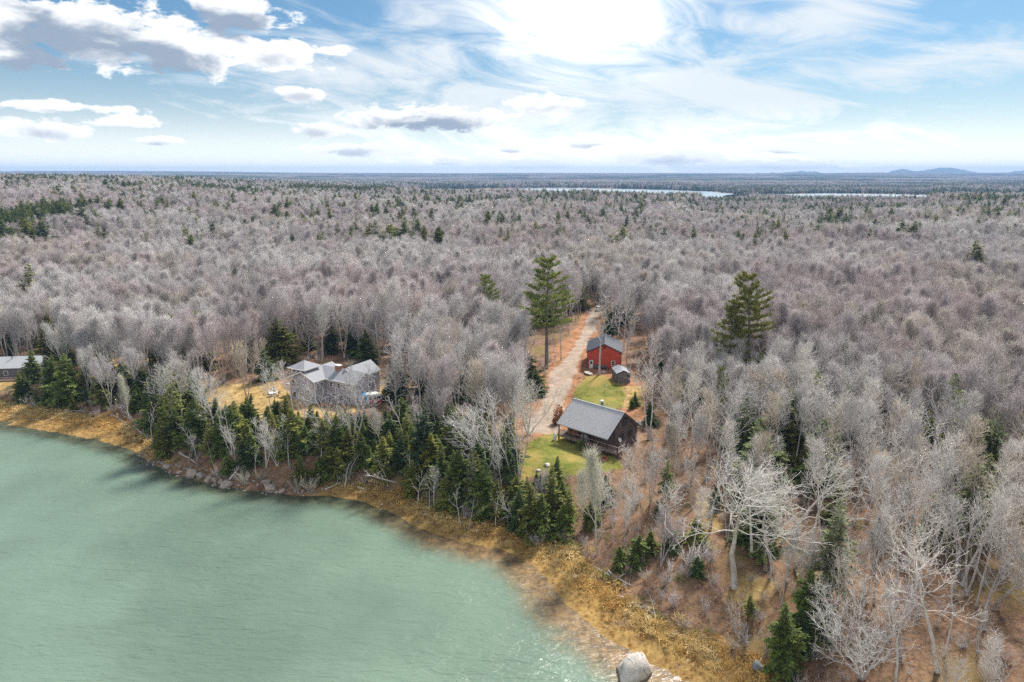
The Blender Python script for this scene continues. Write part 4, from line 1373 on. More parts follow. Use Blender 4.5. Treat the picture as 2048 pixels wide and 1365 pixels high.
for a in (3.2, 10.1):
    p = [(a, ez - .30), (a, ez), (6.6, rz_), (6.6, rz_ - .3)]
    tr.prism(p if a < 5 else p[::-1], 'x', 17.202, 17.26)
tr.box(8.36, 17.2, 3.12, 3.197, ez - .24, ez + .02)
tr.box(-.06, -.002, 0, 9.9, ez - .24, ez + .02)
tr.box(8.352, 8.41, 0, 3.12, ez - .24, ez + .02)
tr.build('eave_trim', WHITE, g)
for u, v in ((.35, .35), (8.0, .35), (16.9, 3.55), (16.9, 9.75)):
    Shape().box(u - .1, u + .1, v - .1, v + .1, -.9, ez - .3).build('corner_trim', WHITE, g)
Shape().box(.2, 8.1, .22, .348, -.55, -.28).build('water_table', WHITE, g)
for u, gl in ((.95, GLASS), (2.75, WARM_GLASS), (4.5, WARM_GLASS)):
    window(g, u, u + 1.25, .35, 1.95, .35, glass=gl, bars=0)
for u, w1, za, zb_ in ((.95, 1.0, 3.0, 4.65), (3.7, .65, 3.25, 4.4), (6.0, 1.2, 3.45, 4.35)):
    window(g, u, u + w1, za, zb_, .35)
for u in (9.3, 11.6, 13.3):
    window(g, u, u + .95, 3.3, 4.6, 3.55)
for u in (9.6, 12.0, 14.2):
    window(g, u, u + 1.2, .5, 1.9, 3.55)
for v in (4.3, 7.6):
    window(g, v, v + .95, 3.2, 4.5, 16.9, axis='x', sgn=1)
    window(g, v, v + .95, .5, 1.9, 16.9, axis='x', sgn=1)
for v in (1.2, 2.4):
    window(g, v - .4, v + .4, 3.2, 4.5, 8.0, axis='x', sgn=1)
# cupola
cu = Shape().box(.75, 4.75, .75, 4.75, ez - .5, 7.15).build('cupola', LAVENDER, g)
for u in (1.15, 2.5, 3.6):
    window(cu, u, u + .9, 6.15, 7.0, .75, bars=0)
for v in (1.15, 2.9):
    window(cu, v, v + .9, 6.15, 7.0, .75, axis='x', sgn=-1, bars=0)
Shape().poly([(.15, .15, 7.16), (5.35, .15, 7.16), (5.35, 5.35, 7.16), (.15, 5.35, 7.16), (.15, .15, 7.32), (5.35, .15, 7.32), (5.35, 5.35, 7.32), (.15, 5.35, 7.32), (2.75, 2.75, 8.75)],
             [(0, 3, 2, 1), (0, 1, 5, 4), (1, 2, 6, 5), (2, 3, 7, 6), (3, 0, 4, 7), (4, 5, 8), (5, 6, 8), (6, 7, 8), (7, 4, 8)]).build('cupola_roof', HOUSE_ROOF, g)
Shape().box(.08, 5.42, .08, .147, 7.12, 7.34).box(.08, .147, .15, 5.42, 7.12, 7.34).box(5.353, 5.42, .15, 5.42, 7.12, 7.34).build('cupola_trim', WHITE, g)
chm = Shape().box(9.2, 10.6, 5.6, 6.4, rz_ - .9, rz_ + .75).build('chimney', BRICK_M, g)
Shape().box(9.1, 10.7, 5.5, 6.5, rz_ + .752, rz_ + .87).build('chimney_cap', WHITE, chm)
# porch on the left
Shape().box(-2.6, .33, 1.5, 4.5, 2.55, 2.72).build('porch_roof', HOUSE_ROOF, g)
for v in (1.7, 4.3):
    Shape().box(-2.5, -2.36, v - .07, v + .07, -.9, 2.55).build('porch_post', WHITE, g)
Shape().box(-2.6, .34, 1.5, 4.5, -.9, -.1).build('porch_floor', DECK_WOOD, g)

x, y, z = ground_at(545, 792)
t = thing('garden_table', 'white garden table on the grass left of the grey violet house', 'table', (x, y, z), .3)
Shape().lathe([(.75, .70), (.75, .75)], 16).build('tabletop', WHITE, t)
for a in range(4):
    Shape().bar((.45 * math.cos(a * 1.57 + .8), .45 * math.sin(a * 1.57 + .8), 0), (.3 * math.cos(a * 1.57 + .8), .3 * math.sin(a * 1.57 + .8), .7), .035).build('leg', WHITE, t)
for px, py, rz, lab in ((552, 787, 2.6, 'white garden chair between the table and the grey violet house'), (557, 791, -2.2, 'white garden chair closest to the house porch'), (549, 783, .4, 'white garden chair behind the white table'),
                        (541, 788, 1.6, 'white garden chair on the side of the table away from the house')):
    x, y, z = ground_at(px, py)
    garden_chair((x, y, z), rz, WHITE, lab, 'white chairs round the garden table', 1.15)

# --- camper trailer
CAM_T = dict(o=(-31.2, 143.3, 5.5), rz=math.radians(28))
g = thing('camper_trailer', 'vintage white camper trailer with red skirt and blue stripes beside the house', 'camper', CAM_T['o'], CAM_T['rz'])
LANDMARK['the camper trailer'] = (-31.2, 143.3)
prof = [(-2.15, .55), (2.15, .55), (2.25, 1.1), (2.2, 1.7), (1.95, 2.25), (1.5, 2.5), (-1.5, 2.55), (-1.95, 2.3), (-2.2, 1.75), (-2.25, 1.1)]
Shape().prism(prof, 'y', -1.05, 1.05).build('body', WHITE, g)
low_ = [(-2.17, .53), (2.17, .53), (2.28, 1.1), (2.27, 1.32), (-2.27, 1.32), (-2.28, 1.1)]
Shape().prism(low_, 'y', -1.075, 1.075).build('skirt', RED, g)
for u0, u1 in ((-1.75, -1.15), (-.95, -.75)):                     # blue bands over the roof and down the side
    st = Shape().box(u0, u1, -1.09, -1.052, .6, 2.45).box(u0, u1, 1.052, 1.09, .6, 2.45).box(u0, u1, -1.09, 1.09, 2.53, 2.58)
    st.build('stripe', BLUE, g)
Shape().box(-2.30, -2.24, -.45, .45, .6, 2.0).build('stripe', BLUE, g)
d = Shape().box(.35, .95, -1.10, -1.055, .62, 2.2).build('door', WHITE, g)
Shape().box(.45, .85, -1.115, -1.101, 1.45, 2.05).build('pane', GLASS, d)
window(g, 1.15, 1.95, 1.45, 2.05, -1.05, frame=STEEL, bars=0)
window(g, -.60, .15, 1.45, 2.05, -1.05, frame=STEEL, bars=0)
window(g, -.7, .7, 1.35, 1.95, 2.2, axis='x', sgn=1, frame=STEEL, bars=0)
for y_ in (-1.0, 1.0):
    wv = Shape().bar((-.25, y_ - .1, .33), (-.25, y_ + .1, .33), .33, 16).build('wheel', RUBBER, g)
    Shape().bar((-.25, y_ - .115, .33), (-.25, y_ + .115, .33), .17, 12).build('rim', WHITE, wv)
Shape().bar((2.2, -.6, .5), (3.4, 0, .5), .05).bar((2.2, .6, .5), (3.4, 0, .5), .05).bar((3.3, 0, .5), (3.3, 0, 0), .05).build('tow_bar', BLUE, g)
Shape().box(2.3, 3.0, -.45, .45, .44, .85).build('tongue_box', BLUE, g)
Shape().bar((2.65, -.2, .85), (2.65, -.2, 1.35), .15, 10).build('gas_bottle', BLUE, g)

# --- house at the water's edge to the west, mostly behind spruces
g = thing('shore_house', 'low house with a pale grey roof half hidden behind spruces', 'house', (-134.5, 172, 2.6), math.radians(8))
g.scale = (.86, .86, .86)
LANDMARK['the pale roofed house'] = (-126, 172)
Shape().prism([(.3, -1.2), (7.7, -1.2), (7.7, 3.4), (4.0, 5.6), (.3, 3.4)], 'x', -9.7, 11.2).build('wall', GREY_PANEL, g)
rf = gable_roof(Shape(), -10, 11.5, -.2, 4.0, 8.2, 3.35, 6.05, 3.35, .18).build('roof', PALE_ROOF, g)
Shape().lathe([(.14, 0), (.14, .9), (.2, .95), (.2, 1.05)], 10, (2.5, 3.2, 5.3)).build('vent', STEEL, rf)
Shape().box(-5.2, -4.2, 3.5, 4.5, 5.4, 7.1).build('chimney', BRICK_M, rf)
for u in (-7, -3, 1, 5, 8.5):
    window(g, u, u + 1.3, 1.0, 2.4, .3)
Shape().box(-8, 9, -3.2, .28, .2, .42).build('deck', DECK_WOOD, g)
Shape().box(-8, 9, -3.2, -3.1, 1.2, 1.3).build('deck_rail', RAIL_WOOD, g)
for k in range(9):
    Shape().box(-8 + k * 2.1, -7.88 + k * 2.1, -3.2, -3.08, -1.6, 1.2).build('rail_post', RAIL_WOOD, g)

# --- car at the end of the drive
x, y, z = ground_at(1197, 621, 9)
g = thing('parked_car', 'white car parked under trees at the far end of the drive', 'car', (x, y, z), math.radians(75))
LANDMARK['the parked white car'] = (x, y)
lo_p = [(-2.2, .30), (2.2, .30), (2.25, .70), (1.9, .86), (1.0, .95), (-1.3, .97), (-2.2, .92)]
Shape().prism(lo_p, 'y', -.9, .9).build('body', WHITE, g)
cb = Shape().poly([(1.05, -.82, .95), (1.05, .82, .95), (-1.9, .82, .95), (-1.9, -.82, .95), (.35, -.66, 1.46), (.35, .66, 1.46), (-1.35, .66, 1.48), (-1.35, -.66, 1.48)],
                  [(0, 1, 5, 4), (1, 2, 6, 5), (2, 3, 7, 6), (3, 0, 4, 7), (0, 3, 2, 1)]).build('windows', GLASS, g)
Shape().box(-1.35, .35, -.66, .66, 1.482, 1.53).build('roof', WHITE, g)
for u in (-1.35, 1.35):
    for v in (-.85, .85):
        wv = Shape().bar((u, v - .1, .32), (u, v + .1, .32), .32, 14).build('wheel', RUBBER, g)
        Shape().bar((u, v - .11, .32), (u, v + .11, .32), .18, 10).build('rim', STEEL, wv)
for v in (-.6, .6):
    Shape().box(2.22, 2.27, v - .16, v + .16, .6, .74).build('headlight', GLASS, g)

# --- white farm buildings across the far water
for px, py, L, lab in ((1166, 375, 22, 'long white building on the far shore, the western one of two'), (1206, 377, 16, 'white building on the far shore, the eastern one of two')):
    yy = 2930.0
    xx = (px - PCX) / FPX * (yy * cT + 52 * sT)
    zz = float(height(xx, yy)[0])
    g = thing('white_farmhouse', lab, 'house', (xx, yy, zz), 0, 'white buildings across the water')
    Shape().prism([(0, -2), (9, -2), (9, 5.5), (4.5, 8.6), (0, 5.5)], 'x', -L / 2, L / 2).build('wall', WHITE, g)
    gable_roof(Shape(), -L / 2 - .4, L / 2 + .4, -.5, 4.5, 9.5, 5.4, 9.0, 5.4, .3).build('roof', PALE_ROOF, g)
    for k in range(int(L / 4)):
        window(g, -L / 2 + 1.5 + k * 4, -L / 2 + 3.0 + k * 4, 1.2, 3.4, 0, bars=0)

# PLACE-TREES
# ------------------------------------------------------------------ single trees
FOREST = []          # (root, family, tone, style, x, y, height, label or None, px)
HOME = [(1100, 795, 1290, 905, 930), (1168, 655, 1266, 745, 750), (1218, 722, 1266, 772, 780), (572, 722, 752, 815, 830), (716, 778, 768, 815, 830), (1100, 650, 1196, 860, 850),
        (1030, 880, 1240, 945, 1000), (1140, 745, 1262, 815, 830)]
UP = Vector((0, 0, 1))


def put(style, x, y, z, H, tone, yaw=None, lean=(0, 0), label=None, name=None, cat=None, group=None, variant=None, width=1.0):
    k = KINDS[style]
    v = rng.randrange(len(k)) if variant is None else variant % len(k)
    t = k[v]
    fam = t.family
    nm = name or {'bare': 'bare_tree', 'spruce': 'spruce_tree', 'pine': 'pine_tree'}[fam]
    r = link(nm, None)
    s_ = H / t.H
    r.location = (x, y, z - .05)
    q_ = Vector((lean[0], lean[1], 1)).to_track_quat('Z', 'Y') if (lean[0] or lean[1]) else None
    yaw = rng.uniform(0, 6.283) if yaw is None else yaw
    eul = Matrix.Rotation(yaw, 3, 'Z')
    if q_ is not None:
        axis = Vector((-lean[1], lean[0], 0)).normalized()
        eul = Matrix.Rotation(math.atan(math.hypot(*lean)), 3, axis) @ eul
    r.rotation_euler = eul.to_euler()
    r.scale = (s_ * width, s_ * width, s_)
    col = TONE[tone] if fam == 'bare' else NEEDLES[tone]
    trunk_col = col if fam == 'bare' else ((0.33, 0.31, 0.30) if style != 'pine' else (0.27, 0.25, 0.25))
    if fam == 'bare' and tone in ('mauve', 'red'):
        trunk_col = TONE['silver']
    link('trunk', t.trunk, r, color=trunk_col)
    link('crown', t.crown, r, color=col)
    FOREST.append([r, fam, tone, style, x, y, H, label, cat, group])
    return r


def stand(base, top, style, tone, label=None, variant=None, width=1.0, z0=6.0, **kw):
    """A tree from where its foot and its top show in the photograph."""
    x, y, z = ground_at(base[0], base[1], z0)
    v = (PCY - top[1]) / FPX
    dz_ = (v * y * cT - y * sT) / (cT + v * sT)
    zt = CAM_Z + dz_
    zc = y * cT - dz_ * sT
    xt = (top[0] - PCX) / FPX * zc
    H = max(zt - z, 1.0)
    return put(style, x, y, z, H, tone, lean=((xt - x) / H, 0), label=label, variant=variant, width=width, **kw)


HERO = [
    # white and bleached trees on the right-hand shore
    ((1468, 1174), (1432, 862), 'crooked', 'white', 'tall white tree on the marsh edge, its wind-combed limbs all streaming to one side', 0, 1.15),
    ((1543, 1145), (1526, 884), 'crooked', 'white', 'white trunk between the wind-combed tree and the forked one, bent at mid height', 1, .8),
    ((1573, 1162), (1552, 930), 'crooked', 'white', 'slim white trunk standing closest to the leaning fallen log', 2, .9),
    ((1621, 1138), (1615, 868), 'crooked', 'white', 'white tree with long level limbs behind the lichened spruce', 0, .85),
    ((1682, 1000), (1686, 848), 'crooked', 'white', 'white trunk with bent arms standing above the lichened spruce', 1, .9),
    ((1693, 1070), (1702, 905), 'poplar', 'silver', 'straight silvery trunk just behind the lichened spruce', 0, .7),
    ((1770, 1045), (1782, 870), 'spread', 'white', 'white tree with wide open crown beyond the dark little fir', 0, 1.1),
    ((1724, 1358), (1712, 1150), 'fan', 'silver', 'huge silvery fan of stems filling the near corner of the wood', 0, 1.12),
    ((1877, 1343), (1872, 1062), 'crooked', 'white', 'bright white tree with crooked limbs beside the silvery fan of stems', 2, 1.1),
    ((1886, 1312), (1936, 1130), 'stark', 'white', 'white stem slanting up beside the bright crooked tree', 0, 1.0),
    ((1955, 1309), (1973, 1200), 'twin_birch', 'silver', 'small forked silvery tree on the slope past the bright crooked one', 0, 1.0),
    ((1329, 1100), (1344, 938), 'twin_birch', 'white', 'white two-stemmed birch on the bank above the salt marsh', 1, 1.1),
    ((1312, 1052), (1306, 1010), 'stark', 'white', 'short bent bleached stem beside the two-stemmed birch', 1, 1.0),
    ((1193, 1110), (1188, 900), 'brush', 'lichen', 'slender pale tree with feathery twigs in front of the cabin lawn', 0, .95),
    ((1204, 1075), (1200, 930), 'poplar', 'silver', 'thin straight stem next to the feathery pale tree', 1, .8),
    ((1257, 1060), (1243, 935), 'spread', 'silver', 'silvery many-stemmed tree below the cabin deck', 1, .85),
    ((1268, 1020), (1256, 858), 'twin_birch', 'white', 'white forked birch standing before the cabin gable', 0, .9),
    ((1278, 1085), (1278, 1000), 'stark', 'white', 'broken white pole below the forked birch of the cabin gable', 2, .5),
    # by the garage and the drive
    ((1199, 750), (1206, 572), 'birch', 'silver', 'tall pale tree standing alone in front of the red garage', 0, 1.05),
    ((1238, 690), (1234, 580), 'birch', 'silver', 'slim pale tree rising right behind the garage roof', 1, .9),
    ((1247, 700), (1252, 560), 'poplar', 'silver', 'straight pale trunk at the back corner of the red garage', 0, .9),
    ((1255, 738), (1262, 600), 'birch', 'grey', 'grey tree close to the garage side wall', 2, .9),
    ((1294, 812), (1288, 662), 'birch', 'white', 'white birch rising beside the small grey shed', 1, .9),
    ((1298, 880), (1290, 690), 'twin_birch', 'white', 'white birch just behind the cabin gable end', 1, .95),
    ((1324, 790), (1400, 664), 'stark', 'white', 'long white birch leaning far over, away from the shed', 0, 1.0),
    ((1312, 800), (1330, 730), 'forked', 'silver', 'small forked pale tree at the foot of the leaning birch', 0, 1.0),
    # woods edge behind the grey house
    ((689, 716), (682, 590), 'clump', 'silver', 'vase shaped silvery tree behind the grey violet house', 0, .95),
    ((645, 722), (640, 600), 'vase', 'silver', 'broad silvery tree behind the cupola of the house', 0, 1.0),
    ((616, 715), (622, 610), 'round', 'grey', 'wide grey crown over the roof of the grey violet house', 0, 1.0),
    ((760, 726), (742, 568), 'birch', 'silver', 'pale straight tree between dark firs behind the house', 0, 1.0),
    ((795, 712), (786, 556), 'vase', 'silver', 'large fan crowned silvery tree behind the dark firs', 1, 1.1),
    ((838, 722), (833, 612), 'round', 'buff', 'bushy buff crown halfway from the house to the tall pine', 1, 1.0),
    ((870, 740), (868, 625), 'spread', 'silver', 'tangled pale crown past the bushy buff one', 0, 1.0),
    ((920, 778), (915, 622), 'spread', 'buff', 'tall buff tree with many bent stems nearer the tall pine', 1, 1.0),
    ((938, 724), (940, 628), 'stark', 'white', 'thin white pole with few twigs in the wood', 1, .7),
    ((978, 762), (982, 644), 'clump', 'silver', 'silvery vase tree nearest the drive side of the thicket', 1, .9),
    ((1032, 764), (1022, 678), 'spread', 'silver', 'low pale tree at the foot of the tall pine', 0, .9),
    ((1060, 748), (1060, 676), 'stark', 'grey', 'thin grey pole beside the tall pine trunk', 2, .5),
    ((1004, 800), (1000, 722), 'forked', 'buff', 'small tree with a reddish head above the pale bush', 1, 1.0),
    ((1056, 870), (1062, 756), 'spread', 'lichen', 'pale tangled tree spreading beside the gravel drive', 1, 1.2),
    # round the house and on the bank
    ((792, 812), (789, 708), 'round', 'silver', 'round headed silvery tree at the end of the house lawn', 0, 1.0),
    ((707, 902), (694, 722), 'spread', 'grey', 'big grey twin-trunked tree standing in front of the house', 1, 1.1),
    ((684, 892), (664, 800), 'birch', 'grey', 'grey trunk beside the big twin-trunked tree', 1, .9),
    ((670, 925), (605, 826), 'crooked', 'silver', 'pale tree on the bank leaning hard toward the house lawn', 1, .7),
    ((555, 932), (524, 822), 'spread', 'white', 'white tree with a fan of stems leaning over the bank', 1, .75),
    ((556, 848), (530, 706), 'twin_birch', 'silver', 'tall twin birch at the corner of the house lawn', 0, 1.0),
    ((590, 838), (577, 716), 'birch', 'white', 'slim white birch close against the house front', 1, .8),
    ((494, 802), (486, 680), 'clump', 'buff', 'clump of straight pale trunks on the far side of the house lawn', 1, 1.1),
    ((463, 910), (430, 806), 'forked', 'white', 'white birch leaning over the firs on the rocky shore', 0, 1.0),
    ((433, 870), (412, 735), 'round', 'silver', 'wide bleached crown on a stout trunk above the rocky shore', 1, 1.0),
    ((974, 943), (930, 778), 'spread', 'silver', 'great spreading many-stemmed tree on the bank beside the cabin lawn', 0, 1.35),
    ((1038, 958), (1034, 752), 'spread', 'white', 'tall white-limbed tree at the edge of the cabin lawn', 1, .8),
    ((1033, 966), (988, 850), 'stark', 'white', 'leaning white limb beside the tall white-limbed tree', 2, .9),
    ((1005, 990), (1000, 888), 'poplar', 'silver', 'small pale tree on the bank in front of the spreading one', 1, .9),
    ((808, 888), (786, 772), 'stark', 'white', 'white stem among the firs below the camper', 0, .9),
    ((820, 890), (828, 826), 'forked', 'white', 'short white forked stem close to the tallest bank spruce', 1, .9),
    ((797, 880), (728, 812), 'stark', 'white', 'white limb slanting out toward the camper from the firs', 1, .9),
    ((280, 860), (208, 796), 'forked', 'white', 'white tree leaning out over the salt marsh at the bay corner', 0, 1.1),
    ((262, 850), (240, 752), 'brush', 'lichen', 'thin lichened tree above the end of the marsh', 1, .8),
    ((320, 835), (325, 700), 'spread', 'silver', 'bleached open crown behind the firs of the rocky shore', 0, 1.0),
    ((58, 708), (47, 636), 'brush', 'lichen', 'pale feathery tree behind the pale roofed house', 2, 1.0),
    ((112, 712), (104, 598), 'vase', 'buff', 'tall buff tree beside the firs of the pale roofed house', 2, 1.1),
    ((135, 705), (130, 630), 'clump', 'grey', 'grey clump next to the tall buff tree', 0, .9),
    ((176, 724), (176, 650), 'round', 'silver', 'round silvery crown in the wood edge behind the marsh', 0, 1.35),
    ((250, 722), (236, 632), 'forked', 'white', 'white birch with three bare stems by the old field', 1, 1.0),
    ((334, 702), (304, 618), 'birch', 'white', 'white birch leaning at the edge of the old field', 2, .8),
    ((345, 690), (332, 606), 'birch', 'silver', 'pale birch behind the leaning one of the old field', 0, .8),
    ((288, 735), (286, 656), 'crooked', 'silver', 'shaggy bleached tree in the middle of the old field edge', 2, .9),
    ((190, 800), (186, 716), 'brush', 'mauve', 'mauve twigged tree over the corner of the salt marsh', 0, 1.0),
    ((90, 798), (96, 745), 'brush', 'mauve', 'bushy mauve tree between the two groups of shore firs', 1, 1.2),
    # right-hand wood
    ((1431, 905), (1438, 772), 'spread', 'white', 'white forked tree in the gap below the twin pines', 1, .8),
    ((1482, 890), (1480, 738), 'spread', 'silver', 'silvery tree with a flat bleached crown below the twin pines', 0, .9),
    ((1395, 850), (1392, 700), 'vase', 'grey', 'grey feathery tree beyond the leaning birch', 2, .8),
    ((2003, 762), (2012, 662), 'forked', 'white', 'bleached dead tree with stubby upturned arms at the edge of the dark fir', 1, 1.1),
    ((1934, 735), (1932, 608), 'vase', 'silver', 'large silvery crown behind the bleached dead tree', 1, 1.2),
    ((1840, 735), (1835, 615), 'round', 'silver', 'broad silvery crown next to the large one behind the dead tree', 1, 1.0),
    ((1720, 735), (1712, 612), 'clump', 'silver', 'many-stemmed silvery tree over the dark firs of the right wood', 0, 1.2),
    ((1950, 910), (1940, 770), 'fan', 'lichen', 'wide pale bush-like tree on the open slope', 0, .9),
    ((1690, 840), (1688, 740), 'brush', 'buff', 'buff brushy tree below the dark firs of the right wood', 2, 1.1),
    ((1800, 860), (1805, 765), 'brush', 'mauve', 'mauve brushy tree in the hollow of the right wood', 0, 1.2),
    ((610, 880), (612, 760), 'birch', 'silver', 'slim pale birch before the left wing of the house', 2, .9),
    # more pale stems between the cabin slope and the white trees
    ((1503, 1112), (1498, 905), 'birch', 'white', 'thin white trunk between the wind-combed tree and the fallen log', 0, 1.1),
    ((1420, 1060), (1413, 880), 'birch', 'silver', 'slim silvery trunk uphill of the bleached twisted bush', 1, 1.1),
    ((1384, 1020), (1378, 890), 'twin_birch', 'silver', 'pale twin stem on the slope below the leaning birch', 0, .8),
    ((1640, 1070), (1634, 880), 'poplar', 'white', 'straight white trunk just left of the lichened spruce top', 1, 1.15),
    ((1742, 1010), (1737, 860), 'birch', 'white', 'slim white trunk beside the open white tree', 2, 1.1),
    ((1598, 1080), (1588, 900), 'birch', 'silver', 'silvery trunk behind the leaning fallen log', 1, 1.1),
    ((1455, 1085), (1462, 930), 'twin_birch', 'grey', 'grey twin stem right behind the wind-combed tree', 1, .8),
    ((1225, 1085), (1222, 960), 'birch', 'silver', 'slim silvery tree rising from the back of the salt marsh', 0, .8),
    ((1248, 1100), (1250, 990), 'poplar', 'white', 'straight white stem above the small round fir', 0, .7),
    ((1165, 1060), (1160, 935), 'brush', 'lichen', 'second feathery pale tree nearer the ragged spruce', 1, .8),
    ((1300, 1010), (1308, 880), 'spread', 'silver', 'open silvery tree on the slope under the cabin gable', 0, .8),
    ((1352, 980), (1350, 850), 'brush', 'buff', 'buff feathery tree on the slope right of the cabin', 1, .9),
    ((1090, 1010), (1088, 935), 'spread', 'grey', 'low grey tangle under the pointed spruce', 1, .9),
    ((1120, 640), (1118, 575), 'poplar', 'silver', 'first of the straight trunks along the drive past the tall pine', 0, .8),
    ((1138, 668), (1136, 570), 'poplar', 'silver', 'second straight trunk along the drive past the tall pine', 1, .8),
    ((1150, 650), (1150, 560), 'poplar', 'grey', 'third straight trunk along the drive past the tall pine', 0, .8),
    ((1161, 632), (1160, 555), 'poplar', 'silver', 'last straight trunk along the drive before the parked car', 1, .8),
    ((1122, 720), (1118, 590), 'birch', 'silver', 'slim pale tree where the drive bends under the tall pine', 2, .7),
]
for b, t, st, tone, lab, var, wd in HERO:
    stand(b, t, st, tone, lab, var, wd)

